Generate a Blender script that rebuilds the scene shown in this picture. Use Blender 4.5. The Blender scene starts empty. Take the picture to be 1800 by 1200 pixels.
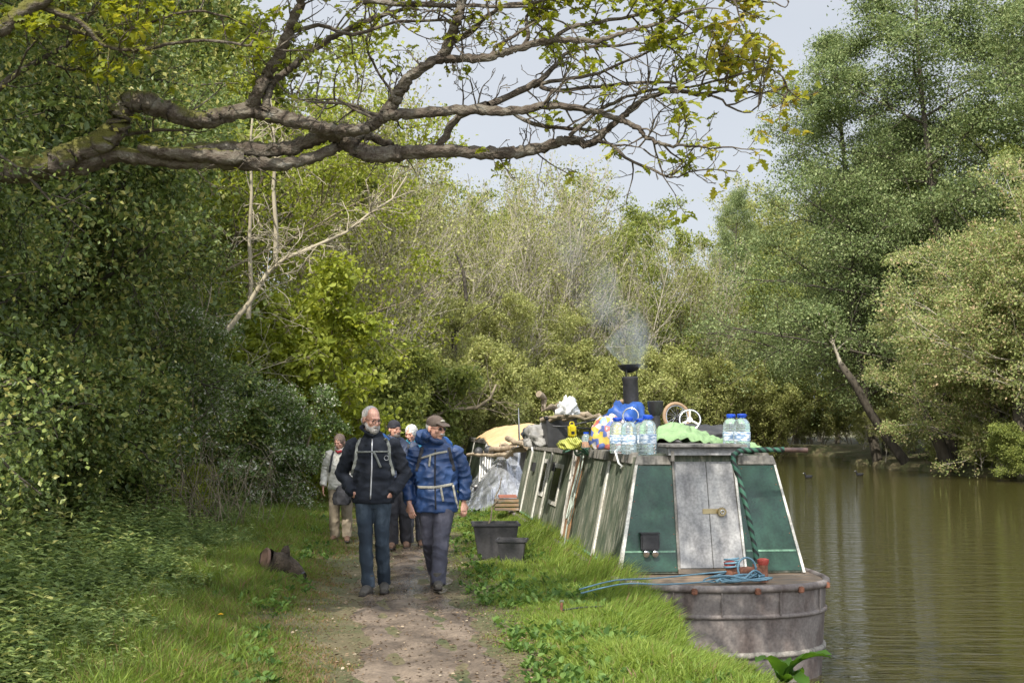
import bpy, bmesh, math, random
import numpy as np
from mathutils import Vector, Matrix, noise
from mathutils.bvhtree import BVHTree

# ---------------------------------------------------------------- camera, light, exposure
S = bpy.context.scene
COL = S.collection
F = 2200.0; PITCH = math.atan(150 / F); CAMZ = 1.57
cd = bpy.data.cameras.new('camera'); cam = bpy.data.objects.new('camera', cd); COL.objects.link(cam)
cam.location = (0, 0, CAMZ); cam.rotation_euler = (math.radians(90) + PITCH, 0, 0)
cd.sensor_width = 36; cd.lens = F / 1800 * 36; cd.clip_end = 4000; cd.clip_start = .05
S.camera = cam
SUN_EL = 45.0; SUN_AZ = 198.0      # azimuth clockwise from +Y, where the sun stands
az, el = math.radians(SUN_AZ), math.radians(SUN_EL)
sun_dir = Vector((math.sin(az) * math.cos(el), math.cos(az) * math.cos(el), math.sin(el)))
ld = bpy.data.lights.new('sun', 'SUN'); lo = bpy.data.objects.new('sun', ld); COL.objects.link(lo)
ld.energy = 4.4; ld.angle = math.radians(.6); ld.color = (1, .95, .86)
lo.rotation_euler = sun_dir.to_track_quat('Z', 'Y').to_euler()
wd = bpy.data.worlds.new('World'); S.world = wd; wd.use_nodes = True
nt = wd.node_tree; N = nt.nodes; L = nt.links
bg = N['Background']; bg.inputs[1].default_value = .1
sky = N.new('ShaderNodeTexSky'); sky.sky_type = 'NISHITA'; sky.sun_disc = False
sky.sun_elevation = el; sky.sun_rotation = az; sky.dust_density = 2
tc = N.new('ShaderNodeTexCoord'); mp = N.new('ShaderNodeMapping'); mp.inputs['Scale'].default_value = (1, 1, 3.2)
ns = N.new('ShaderNodeTexNoise'); ns.inputs['Scale'].default_value = 1.6; ns.inputs['Detail'].default_value = 5; ns.inputs['Roughness'].default_value = .5
rp = N.new('ShaderNodeValToRGB'); rp.color_ramp.elements[0].position = .3; rp.color_ramp.elements[1].position = .75
rp.color_ramp.elements[0].color = (4.3, 4.6, 5.1, 1); rp.color_ramp.elements[1].color = (5.6, 5.8, 6.1, 1)
mx = N.new('ShaderNodeMix'); mx.data_type = 'RGBA'; mx.inputs[0].default_value = .86
L.new(tc.outputs['Generated'], mp.inputs[0]); L.new(mp.outputs[0], ns.inputs[0]); L.new(ns.outputs[0], rp.inputs[0])
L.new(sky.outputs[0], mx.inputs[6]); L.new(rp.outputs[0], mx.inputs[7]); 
# sky brightened out of view behind and overhead, added fill light; greyer cloud ahead
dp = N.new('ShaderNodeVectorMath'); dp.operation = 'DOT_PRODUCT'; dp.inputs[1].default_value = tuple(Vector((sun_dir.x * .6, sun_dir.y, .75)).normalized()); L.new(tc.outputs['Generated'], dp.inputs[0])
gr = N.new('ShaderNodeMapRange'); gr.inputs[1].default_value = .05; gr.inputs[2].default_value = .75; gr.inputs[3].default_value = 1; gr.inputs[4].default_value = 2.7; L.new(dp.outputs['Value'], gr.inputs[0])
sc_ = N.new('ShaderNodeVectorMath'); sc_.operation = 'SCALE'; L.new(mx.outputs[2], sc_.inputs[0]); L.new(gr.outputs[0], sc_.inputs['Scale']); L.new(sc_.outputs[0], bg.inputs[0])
S.view_settings.view_transform = 'Standard'; S.view_settings.look = 'None'; S.view_settings.gamma = 1
S.view_settings.exposure = .55
S.cycles.max_bounces = 8; S.cycles.transparent_max_bounces = 8; S.cycles.diffuse_bounces = 3; S.cycles.glossy_bounces = 3
S.cycles.transmission_bounces = 5; S.cycles.volume_bounces = 0; S.cycles.use_denoising = True
S.cycles.sample_clamp_indirect = 4

# ---------------------------------------------------------------- helpers
def W(px, py, Y):
    'world point seen at photo pixel (1800x1200) at world depth Y'
    a = (px - 900) / F; b = (600 - py) / F
    c, s = math.cos(PITCH), math.sin(PITCH)
    t = Y / (c - b * s)
    return Vector((a * t, Y, CAMZ + t * (s + b * c)))

def tag(o, label=None, cat=None, group=None, kind=None):
    if label: o['label'] = label
    if cat: o['category'] = cat
    if group: o['group'] = group
    if kind: o['kind'] = kind
    return o

def empty(name, loc=(0, 0, 0), rz=0, label=None, cat=None, group=None):
    o = bpy.data.objects.new(name, None); COL.objects.link(o); o.location = loc; o.rotation_euler = (0, 0, rz)
    o.empty_display_size = .1
    return tag(o, label, cat, group)

def link(name, me, mat=None, parent=None, loc=None, rz=None):
    o = bpy.data.objects.new(name, me); COL.objects.link(o)
    if mat is not None and len(me.materials) == 0:
        for m in (mat if isinstance(mat, (list, tuple)) else [mat]): me.materials.append(m)
    if parent is not None: o.parent = parent
    if loc is not None: o.location = loc
    if rz is not None: o.rotation_euler = (0, 0, rz)
    return o

def copy_tree(o, parent=None):
    c = o.copy(); COL.objects.link(c); c.parent = parent
    for ch in list(o.children): copy_tree(ch, c)
    return c

def np_mesh(name, V, Fq, rnd=None, smooth=False):
    'V (n,3), Fq (m,k) uniform polygons'
    me = bpy.data.meshes.new(name); V = np.asarray(V, np.float32); Fq = np.asarray(Fq, np.int32)
    m, k = Fq.shape
    me.vertices.add(len(V)); me.vertices.foreach_set('co', V.ravel())
    me.loops.add(m * k); me.loops.foreach_set('vertex_index', Fq.ravel())
    me.polygons.add(m); me.polygons.foreach_set('loop_start', np.arange(m, dtype=np.int32) * k)
    me.polygons.foreach_set('use_smooth', np.full(m, smooth))
    me.update(calc_edges=True)
    if rnd is not None:
        at = me.attributes.new('rnd', 'FLOAT', 'FACE'); at.data.foreach_set('value', np.asarray(rnd, np.float32))
    return me

class MB:
    'collects shapes, builds one mesh object'
    def __init__(s): s.v = []; s.f = []; s.mi = []; s.m = 0
    def add(s, vs, fs):
        b = len(s.v); s.v += [tuple(x) for x in vs]
        for f in fs: s.f.append([b + i for i in f]); s.mi.append(s.m)
        return s
    def hexa(s, p):      # p: 8 points, bottom ring 0-3 ccw, top ring 4-7
        return s.add(p, [(3, 2, 1, 0), (4, 5, 6, 7), (0, 1, 5, 4), (1, 2, 6, 5), (2, 3, 7, 6), (3, 0, 4, 7)])
    def box(s, c, d, M=None):
        x, y, z = d[0] / 2, d[1] / 2, d[2] / 2
        p = [Vector(q) for q in ((-x, -y, -z), (x, -y, -z), (x, y, -z), (-x, y, -z), (-x, -y, z), (x, -y, z), (x, y, z), (-x, y, z))]
        if M is not None: p = [M @ q for q in p]
        return s.hexa([q + Vector(c) for q in p])
    def tube(s, pts, r, k=8, cap=True, flat=None, up=None):
        pts = [Vector(p) for p in pts]; n = len(pts)
        if not hasattr(r, '__len__'): r = [r] * n
        vs = []; prev = None
        for i, p in enumerate(pts):
            d = (pts[min(i + 1, n - 1)] - pts[max(i - 1, 0)])
            if d.length < 1e-9: d = Vector((0, 0, 1))
            d.normalize()
            if prev is None:
                a = Vector(up) if up else (Vector((0, 0, 1)) if abs(d.z) < .9 else Vector((0, 1, 0)))
            else: a = prev
            a = (a - d * a.dot(d)); a = a.normalized() if a.length > 1e-6 else d.orthogonal().normalized()
            prev = a; b = d.cross(a)
            ri = r[i]; ra, rb = (ri if hasattr(ri, '__len__') else (ri, ri * (flat or 1)))
            for j in range(k):
                t = 2 * math.pi * j / k
                vs.append(p + a * (math.cos(t) * ra) + b * (math.sin(t) * rb))
        fs = []
        for i in range(n - 1):
            for j in range(k):
                j2 = (j + 1) % k
                fs.append((i * k + j, i * k + j2, (i + 1) * k + j2, (i + 1) * k + j))
        if cap: fs.append(tuple(range(k))[::-1]); fs.append(tuple((n - 1) * k + j for j in range(k)))
        return s.add(vs, fs)
    def lathe(s, prof, c=(0, 0, 0), k=20, M=None, cap=True):
        vs = []
        for r, z in prof:
            for j in range(k):
                t = 2 * math.pi * j / k; q = Vector((r * math.cos(t), r * math.sin(t), z))
                if M is not None: q = M @ q
                vs.append(q + Vector(c))
        fs = []
        for i in range(len(prof) - 1):
            for j in range(k):
                j2 = (j + 1) % k
                fs.append((i * k + j, i * k + j2, (i + 1) * k + j2, (i + 1) * k + j))
        if cap: fs.append(tuple(range(k))[::-1]); fs.append(tuple((len(prof) - 1) * k + j for j in range(k)))
        return s.add(vs, fs)
    def ell(s, c, r, M=None, k=14, m=9):
        prof = [(max(1e-3, math.sin(math.pi * i / m)), -math.cos(math.pi * i / m)) for i in range(m + 1)]
        vs = []
        for a, z in prof:
            for j in range(k):
                t = 2 * math.pi * j / k; q = Vector((a * math.cos(t) * r[0], a * math.sin(t) * r[1], z * r[2]))
                if M is not None: q = M @ q
                vs.append(q + Vector(c))
        fs = [(i * k + j, i * k + (j + 1) % k, (i + 1) * k + (j + 1) % k, (i + 1) * k + j) for i in range(m) for j in range(k)]
        fs.append(tuple(range(k))[::-1]); fs.append(tuple(m * k + j for j in range(k)))
        return s.add(vs, fs)
    def torus(s, c, R, r, M=None, k=28, q=8, flat=1):
        vs = []
        for i in range(k):
            t = 2 * math.pi * i / k
            for j in range(q):
                u = 2 * math.pi * j / q
                p = Vector(((R + r * math.cos(u)) * math.cos(t), (R + r * math.cos(u)) * math.sin(t), r * flat * math.sin(u)))
                if M is not None: p = M @ p
                vs.append(p + Vector(c))
        return s.add(vs, [(i * q + j, ((i + 1) % k) * q + j, ((i + 1) % k) * q + (j + 1) % q, i * q + (j + 1) % q) for i in range(k) for j in range(q)])
    def mesh(s, name='m', smooth=False, bevel=0):
        me = bpy.data.meshes.new(name); me.from_pydata(s.v, [], s.f); me.validate()
        if bevel:
            bm = bmesh.new(); bm.from_mesh(me); bmesh.ops.remove_doubles(bm, verts=bm.verts, dist=1e-5)
            es = [e for e in bm.edges if len(e.link_faces) == 2 and e.calc_face_angle() > .6]
            bmesh.ops.bevel(bm, geom=es, offset=bevel, segments=2, affect='EDGES', clamp_overlap=True)
            bm.to_mesh(me); bm.free()
        elif max(s.mi or [0]):
            for p, mi in zip(me.polygons, s.mi): p.material_index = mi
        if smooth:
            me.polygons.foreach_set('use_smooth', [True] * len(me.polygons))
            if smooth != 2:
                try: me.set_sharp_from_angle(angle=math.radians(40))
                except Exception: pass
        return me
    def build(s, name, mat, parent=None, smooth=False, bevel=0, **k):
        return link(name, s.mesh(name, smooth, bevel), mat, parent, **k)

def Rx(a): return Matrix.Rotation(math.radians(a), 3, 'X')
def Ry(a): return Matrix.Rotation(math.radians(a), 3, 'Y')
def Rz(a): return Matrix.Rotation(math.radians(a), 3, 'Z')

# ---------------------------------------------------------------- materials
def newmat(name):
    m = bpy.data.materials.new(name); m.use_nodes = True
    nt = m.node_tree; return m, nt, nt.nodes, nt.links, nt.nodes['Principled BSDF']

def ramp(N, cols, interp='LINEAR'):
    r = N.new('ShaderNodeValToRGB'); cr = r.color_ramp; cr.interpolation = interp
    while len(cr.elements) < len(cols): cr.elements.new(.5)
    for e, (p, c) in zip(cr.elements, cols): e.position = p; e.color = (*c, 1)
    return r

def surf(name, cols, scale=6, stretch=(1, 1, 1), rough=.7, metal=0, bump=.3, bscale=None, detail=6, spec=.5, coord='Object', bdist=.01, **pr):
    'noise-ramped surface; cols = list of (pos, rgb) or one rgb'
    m, nt, N, L, P = newmat(name)
    if not isinstance(cols, list): c = cols; cols = [(.3, tuple(x * .78 for x in c)), (.7, tuple(min(1, x * 1.15) for x in c))]
    tc = N.new('ShaderNodeTexCoord'); mp = N.new('ShaderNodeMapping'); mp.inputs['Scale'].default_value = stretch
    L.new(tc.outputs[coord], mp.inputs[0])
    n = N.new('ShaderNodeTexNoise'); n.inputs['Scale'].default_value = scale; n.inputs['Detail'].default_value = detail; n.inputs['Roughness'].default_value = .65
    L.new(mp.outputs[0], n.inputs[0]); r = ramp(N, cols); L.new(n.outputs[0], r.inputs[0]); L.new(r.outputs[0], P.inputs['Base Color'])
    P.inputs['Roughness'].default_value = rough; P.inputs['Metallic'].default_value = metal
    P.inputs['Specular IOR Level'].default_value = spec
    if bump:
        n2 = N.new('ShaderNodeTexNoise'); n2.inputs['Scale'].default_value = bscale or scale * 4; n2.inputs['Detail'].default_value = 4
        L.new(mp.outputs[0], n2.inputs[0]); b = N.new('ShaderNodeBump'); b.inputs['Strength'].default_value = bump; b.inputs['Distance'].default_value = bdist
        L.new(n2.outputs[0], b.inputs['Height']); L.new(b.outputs[0], P.inputs['Normal'])
    for k, v in pr.items(): P.inputs[k.replace('_', ' ')].default_value = v
    return m

def leafmat(name, cols, trans=.35, rough=.55, spec=.25, vary=.35, shade=None):
    m, nt, N, L, P = newmat(name)
    at = N.new('ShaderNodeAttribute'); at.attribute_name = 'rnd'
    tc = N.new('ShaderNodeTexCoord'); n = N.new('ShaderNodeTexNoise'); n.inputs['Scale'].default_value = .9; n.inputs['Detail'].default_value = 3
    L.new(tc.outputs['Object'], n.inputs[0])
    ma = N.new('ShaderNodeMath'); ma.operation = 'MULTIPLY_ADD'; ma.inputs[1].default_value = vary * 2; ma.inputs[2].default_value = -vary
    L.new(n.outputs[0], ma.inputs[0])
    ad = N.new('ShaderNodeMath'); ad.operation = 'ADD'; L.new(at.outputs['Fac'], ad.inputs[0]); L.new(ma.outputs[0], ad.inputs[1])
    r = ramp(N, cols); L.new(ad.outputs[0], r.inputs[0]); L.new(r.outputs[0], P.inputs['Base Color'])
    P.inputs['Roughness'].default_value = rough; P.inputs['Specular IOR Level'].default_value = spec
    t = N.new('ShaderNodeBsdfTranslucent'); h = N.new('ShaderNodeHueSaturation'); h.inputs['Hue'].default_value = .485; h.inputs['Value'].default_value = 1.5; h.inputs['Saturation'].default_value = 1.1
    L.new(r.outputs[0], h.inputs['Color']); L.new(h.outputs[0], t.inputs[0])
    ms = N.new('ShaderNodeMixShader'); ms.inputs[0].default_value = trans
    L.new(P.outputs[0], ms.inputs[1]); L.new(t.outputs[0], ms.inputs[2]); L.new(ms.outputs[0], N['Material Output'].inputs[0])
    return m

# ---------------------------------------------------------------- terrain
def sstep(a, b, x):
    t = np.clip((x - a) / (b - a), 0, 1); return t * t * (3 - 2 * t)
def wob(x, y, f, s=0):
    return (np.sin(x * f + 1.3 + s) * np.cos(y * f * .83 + s * 2.1) + .5 * np.sin(x * f * 2.3 + y * f * 1.7 + s) + .3 * np.cos(y * f * 3.9 - x * f * 2.9 + s * .7)) / 1.8
def edgeL(y):
    y = np.asarray(y, float)
    base = .93 - .1036 * (y - 12.4) + .05 * np.sin(y * 1.9) + .04 * np.sin(y * 4.3 + 1)
    base = base + .3 * sstep(9.4, 7.5, y)
    return base + np.interp(y, [38, 46, 60, 80, 100, 108, 124], [0, 2.6, 11.5, 19.2, 26, 34, 80])
def edgeR(y):
    y = np.asarray(y, float)
    return 22.8 - 1.8 * sstep(52, 68, y) + 4 * sstep(72, 98, y) + .5 * np.sin(y * .7) + .3 * np.sin(y * 2.1)
def pathC(y):
    y = np.asarray(y, float)
    return -.54 - .108 * (y - 7.7) + .03 * np.clip(y - 14, 0, 20) + .05 * np.sin(y * .9)
def gz(x, y):
    x = np.asarray(x, float); y = np.asarray(y, float)
    L_, R_ = edgeL(y), edgeR(y)
    d = np.minimum(x - L_, R_ - x)
    pc = np.abs(x - pathC(y))
    land = .03 * wob(x, y, .9) + .012 * wob(x, y, 4, 2) + .05 * sstep(.5, 1.2, pc) - .03 + .35 * sstep(-4, -14, x)
    rl = -.42 + .5 * sstep(0, 6, x - R_) + .04 * wob(x, y, 1.2)
    fl = -.3 + .6 * sstep(0, 20, y - 118)
    base = np.where((x > (L_ + R_) / 2) & (y < 104), rl, land)
    base = np.where(y > 112, np.where(x > -14, fl, base), base)
    w = sstep(-.12, .3, d)
    base = base - .16 * sstep(-.5, -.05, x - L_) * sstep(11, 9.5, y)
    return base * (1 - w) + (-1.5) * w

WATER = -.75
def axis(*segs):
    out = []
    for a, b, st in segs: out += list(np.arange(a, b, st))
    out.append(segs[-1][1]); return np.array(out)
xs = axis((-1500, -100, 100), (-100, -20, 4), (-20, -8, .8), (-8, 2.2, .07), (2.2, 20, .9), (20, 28, .35), (28, 60, 3), (60, 100, 10), (100, 1500, 100))
ys = axis((-600, -20, 60), (-20, 4, 1.5), (4, 26, .09), (26, 60, .5), (60, 130, 1.2), (130, 200, 8), (200, 2500, 150))
GX, GY = np.meshgrid(xs, ys); GZ = gz(GX, GY)
nx, ny = len(xs), len(ys)
V = np.stack([GX, GY, GZ], -1).reshape(-1, 3)
ii, jj = np.meshgrid(np.arange(nx - 1), np.arange(ny - 1)); a = (jj * nx + ii).ravel()
ground_me = np_mesh('ground', V, np.stack([a, a + 1, a + nx + 1, a + nx], 1), smooth=True)

def soilmat(name, ramp_cols, wet=0, sc=1.0):
    m, nt, N, L, P = newmat(name)
    tc = N.new('ShaderNodeTexCoord')
    n1 = N.new('ShaderNodeTexNoise'); n1.inputs['Scale'].default_value = 1.1 * sc; n1.inputs['Detail'].default_value = 8; n1.inputs['Roughness'].default_value = .68
    L.new(tc.outputs['Object'], n1.inputs[0]); r = ramp(N, ramp_cols); L.new(n1.outputs[0], r.inputs[0])
    n2 = N.new('ShaderNodeTexNoise'); n2.inputs['Scale'].default_value = 34; n2.inputs['Detail'].default_value = 6; n2.inputs['Roughness'].default_value = .75
    L.new(tc.outputs['Object'], n2.inputs[0])
    mr = N.new('ShaderNodeMapRange'); mr.inputs[1].default_value = .3; mr.inputs[2].default_value = .7; mr.inputs[3].default_value = .55; mr.inputs[4].default_value = 1.45
    L.new(n2.outputs[0], mr.inputs[0])
    vm = N.new('ShaderNodeVectorMath'); vm.operation = 'SCALE'; L.new(r.outputs[0], vm.inputs[0]); L.new(mr.outputs[0], vm.inputs['Scale'])
    L.new(vm.outputs[0], P.inputs['Base Color'])
    b = N.new('ShaderNodeBump'); b.inputs['Strength'].default_value = .7; b.inputs['Distance'].default_value = .015; L.new(n2.outputs[0], b.inputs['Height'])
    L.new(b.outputs[0], P.inputs['Normal']); P.inputs['Roughness'].default_value = .9
    if wet:
        n3 = N.new('ShaderNodeTexNoise'); n3.inputs['Scale'].default_value = 1.1; n3.inputs['Detail'].default_value = 5
        mp = N.new('ShaderNodeMapping'); mp.inputs['Location'].default_value = (3.1, 1.2, 0); mp.inputs['Scale'].default_value = (1.5, .8, 1)
        L.new(tc.outputs['Object'], mp.inputs[0]); L.new(mp.outputs[0], n3.inputs[0])
        # wet mud lies where the path is low, some metres ahead
        sp = N.new('ShaderNodeSeparateXYZ'); L.new(tc.outputs['Object'], sp.inputs[0])
        g = N.new('ShaderNodeMapRange'); g.inputs[1].default_value = 10.6; g.inputs[2].default_value = 12.2; g.inputs[3].default_value = -.16; g.inputs[4].default_value = .12
        L.new(sp.outputs[1], g.inputs[0])
        ad = N.new('ShaderNodeMath'); ad.operation = 'ADD'; L.new(n3.outputs[0], ad.inputs[0]); L.new(g.outputs[0], ad.inputs[1])
        w = N.new('ShaderNodeMapRange'); w.inputs[1].default_value = .42; w.inputs[2].default_value = .54; L.new(ad.outputs[0], w.inputs[0])
        rr = N.new('ShaderNodeMapRange'); rr.inputs[3].default_value = .9; rr.inputs[4].default_value = .22; L.new(w.outputs[0], rr.inputs[0]); L.new(rr.outputs[0], P.inputs['Roughness'])
        bs = N.new('ShaderNodeMapRange'); bs.inputs[3].default_value = .7; bs.inputs[4].default_value = .25; L.new(w.outputs[0], bs.inputs[0]); L.new(bs.outputs[0], b.inputs['Strength'])
    return m
M_ground = soilmat('ground_soil', [(.32, (.045, .055, .02)), (.45, (.08, .085, .03)), (.55, (.12, .1, .05)), (.7, (.16, .13, .07))])
tag(link('ground', ground_me, M_ground), kind='structure')
# path sheet
py_ = np.arange(4, 60, .07); nn = 23
rs = np.random.RandomState(5)
hwL = .42 + .05 * np.sin(py_ * 3.1) + .04 * np.sin(py_ * 7.7 + 1) + .05 * rs.rand(len(py_)); hwR = .48 + .06 * np.sin(py_ * 2.3 + 2) + .04 * np.sin(py_ * 9.1) + .05 * rs.rand(len(py_))
u = np.linspace(-1, 1, nn)
PX = pathC(py_)[:, None] + np.where(u[None] < 0, u[None] * hwL[:, None], u[None] * hwR[:, None]); PY = np.repeat(py_[:, None], nn, 1)
PZ = gz(PX, PY) - .012 + .03 * (1 - u[None] ** 8) + .012 * wob(PX * 3, PY * 3, 2.3, 3) * (1 - u[None] ** 4) - .02 * np.exp(-((np.abs(u[None]) - .42) / .16) ** 2)
a = (np.arange(len(py_) - 1)[:, None] * nn + np.arange(nn - 1)[None]).ravel()
M_path = soilmat('path_dirt', [(.33, (.05, .036, .025)), (.44, (.1, .074, .052)), (.54, (.165, .125, .09)), (.68, (.24, .185, .135))], wet=1, sc=1.5)
tag(link('path', np_mesh('path', np.stack([PX, PY, PZ], -1).reshape(-1, 3), np.stack([a, a + 1, a + nn + 1, a + nn], 1), smooth=True), M_path), kind='structure')
# water
m, nt, N, L, P = newmat('river_water')
P.inputs['Base Color'].default_value = (.042, .036, .01, 1); P.inputs['Roughness'].default_value = .035; P.inputs['IOR'].default_value = 1.33
P.inputs['Specular IOR Level'].default_value = .7
tc = N.new('ShaderNodeTexCoord'); mp = N.new('ShaderNodeMapping'); mp.inputs['Scale'].default_value = (.5, 2.1, 1); mp.inputs['Rotation'].default_value = (0, 0, .15)
L.new(tc.outputs['Object'], mp.inputs[0])
n1 = N.new('ShaderNodeTexNoise'); n1.inputs['Scale'].default_value = 2.2; n1.inputs['Detail'].default_value = 4; n1.inputs['Roughness'].default_value = .6
L.new(mp.outputs[0], n1.inputs[0]); b = N.new('ShaderNodeBump'); b.inputs['Strength'].default_value = 1; b.inputs['Distance'].default_value = .06
L.new(n1.outputs[0], b.inputs['Height']); L.new(b.outputs[0], P.inputs['Normal'])
tag(link('water', np_mesh('water', [(-30, -40, WATER), (60, -40, WATER), (60, 140, WATER), (-30, 140, WATER)], [[0, 1, 2, 3]]), m), kind='structure')
# ---------------------------------------------------------------- vegetation
def leaf_template(kind):
    if kind == 'diamond': return np.array([(0, 0, 0), (.32, .45, .1), (0, 1, 0), (-.32, .5, .1)]), [[0, 1, 2, 3]]
    if kind == 'oval':
        return np.array([(0, 0, 0), (.3, .3, .1), (.24, .72, .06), (0, 1, -.12), (-.24, .72, .06), (-.3, .3, .1)]), [[0, 1, 2, 3], [0, 3, 4, 5]]
    if kind == 'nettle':
        return np.array([(0, 0, 0), (.27, .2, .07), (.26, .52, .05), (.1, .8, -.06), (0, 1, -.2), (-.1, .8, -.06), (-.26, .52, .05), (-.27, .2, .07), (0, .5, -.04)]), [[0, 1, 2, 8], [8, 2, 3, 4], [8, 4, 5, 6], [0, 8, 6, 7]]
    if kind == 'oak':
        ys_ = [0, .16, .26, .42, .52, .68, .78, .92, 1]; w = [.03, .16, .09, .27, .14, .34, .18, .2, .03]
        z = [0, .05, .07, .08, .08, .06, .03, -.02, -.06]
        v = []; f = []
        for y, ww, zz in zip(ys_, w, z): v += [(-ww, y, zz + ww * .35), (0, y, zz), (ww, y, zz + ww * .35)]
        for i in range(8): f += [[i * 3, i * 3 + 1, i * 3 + 4, i * 3 + 3], [i * 3 + 1, i * 3 + 2, i * 3 + 5, i * 3 + 4]]
        return np.array(v), f

def norm(a): return a / np.maximum(np.linalg.norm(a, axis=1, keepdims=True), 1e-9)
def leaf_mesh(name, P, D, Nn, size, rs, kind='diamond', rnd=None):
    'P points, D growth direction, Nn face normals, size per leaf'
    T, Fc = leaf_template(kind); n = len(P); k = len(T)
    D = norm(D); Nn = Nn - D * (Nn * D).sum(1, keepdims=True); Nn = norm(Nn); X = np.cross(D, Nn)
    sz = np.asarray(size).reshape(-1, 1, 1) * np.ones((n, 1, 1))
    V = P[:, None] + sz * (T[None, :, 0:1] * X[:, None] + T[None, :, 1:2] * D[:, None] + T[None, :, 2:3] * Nn[:, None])
    Fq = (np.arange(n)[:, None, None] * k + np.array(Fc)[None]).reshape(-1, 4)
    if rnd is None: rnd = rs.rand(n)
    return np_mesh(name, V.reshape(-1, 3), Fq, rnd=np.repeat(rnd, len(Fc)))

def grow(R, p, d, ln, r, lv, P, out, tw):
    ns = P['seg'][lv]; wa = P['wander'][lv]; tr = P['trop'][lv]; pts = [p.copy()]; ds = [d.copy()]
    for i in range(ns):
        d = d + Vector((R.gauss(0, wa), R.gauss(0, wa), R.gauss(0, wa) + tr)); d.normalize()
        p = p + d * (ln / ns); pts.append(p.copy()); ds.append(d.copy())
    te = P.get('tip', .25)
    rad = [max(P.get('rmin', .004), r * (1 - (1 - te) * (i / ns) ** .8)) for i in range(ns + 1)]
    out.append((pts, rad, lv))
    if lv < len(P['n']):
        n = max(1, int(P['n'][lv] * R.uniform(.75, 1.25))); t0 = P['t0'][lv]; az0 = R.uniform(0, 6.28)
        for i in range(n):
            t = t0 + (1 - t0) * ((i + R.random()) / n); f = t * ns; k = min(int(f), ns - 1)
            q = pts[k].lerp(pts[k + 1], f - k); dd = ds[k + 1]
            a = math.radians(R.gauss(P['ang'][lv], P.get('angv', 12))); az0 += 2.4 + R.gauss(0, .5)
            o = dd.orthogonal().normalized(); o = Matrix.Rotation(az0, 3, dd) @ o
            if P.get('flat') and lv >= 1: o.z *= P['flat']; o.normalize()
            c = (dd * math.cos(a) + o * math.sin(a)).normalized()
            sh = P['shape'](t) if lv == 0 else (1 - .55 * t)
            cl = ln * P['ratio'][lv] * sh * R.uniform(.75, 1.2)
            rr = min(rad[k] * .75, r * P['rr'][lv] * (.5 + .5 * sh))
            grow(R, q, c, cl, rr, lv + 1, P, out, tw)
    if lv >= len(P['n']) - P.get('leaflv', 0): tw.append((pts, lv))

def wood_mesh(name, out, sides=(8, 5, 4, 3, 3), lump=0):
    Vs = []; Fs = []; b = 0; rsw = np.random.RandomState(3)
    for pts, rad, lv in out:
        k = sides[min(lv, len(sides) - 1)]; n = len(pts)
        if rad[-1] > .015: e = pts[-1] + (pts[-1] - pts[-2]).normalized() * rad[-1] * .7; pts = pts + [e]; rad = list(rad) + [rad[-1] * .15]; n += 1
        A = np.array([p[:] for p in pts]); T = np.gradient(A, axis=0); T = norm(T)
        ref = np.array([0, 0, 1.]) if abs(T[0, 2]) < .8 else np.array([1., 0, 0])
        B = norm(np.cross(T, ref[None])); C = np.cross(T, B)
        th = 2 * np.pi * np.arange(k) / k
        r = np.array(rad)[:, None, None] * np.ones((1, k, 1))
        if lump and lv == 0:
            ph = rsw.rand(4) * 6.28; s_ = np.cumsum(np.r_[0, np.linalg.norm(np.diff(A, axis=0), axis=1)])[:, None, None]; th_ = th[None, :, None]
            r = r * (1 + lump * (np.sin(3 * th_ + s_ * 2.2 + ph[0]) * .5 + np.sin(2 * th_ - s_ * 5 + ph[1]) * .5 + np.sin(5 * th_ + s_ * 1.3 + ph[2]) * .45) + lump * .5 * rsw.normal(size=r.shape))
        V = A[:, None] + r * (np.cos(th)[None, :, None] * B[:, None] + np.sin(th)[None, :, None] * C[:, None])
        Vs.append(V.reshape(-1, 3)); i, j = np.meshgrid(np.arange(n - 1), np.arange(k), indexing='ij')
        Fs.append(np.stack([b + i * k + j, b + i * k + (j + 1) % k, b + (i + 1) * k + (j + 1) % k, b + (i + 1) * k + j], -1).reshape(-1, 4)); b += n * k
    return np_mesh(name, np.concatenate(Vs), np.concatenate(Fs), smooth=True)

def tw_leaves(name, tw, rs, per, sig, size, kind='diamond', zs=.6, up=.8, cl=.5, droop=0):
    A = []; Dd = []
    for pts, lv in tw:
        n = len(pts); a = np.array([p[:] for p in pts]); k = per if isinstance(per, int) else per[lv] if lv in per else 0
        if not k: continue
        k = max(1, int(k * rs.uniform(.5, 1.5)))
        t = rs.rand(k) ** cl * (n - 1.001); i = t.astype(int); f = (t - i)[:, None]
        A.append(a[i] * (1 - f) + a[i + 1] * f); Dd.append(a[i + 1] - a[i])
    A = np.concatenate(A); Dd = norm(np.concatenate(Dd)); n = len(A)
    O = rs.normal(size=(n, 3)) * sig; O[:, 2] *= zs
    D = Dd * .6 + rs.normal(size=(n, 3)) * .7; D[:, 2] -= droop
    Nn = rs.normal(size=(n, 3)) * .6; Nn[:, 2] += up
    return leaf_mesh(name, A + O, D, Nn, size * rs.uniform(.45, 1.5, n), rs, kind)

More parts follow.
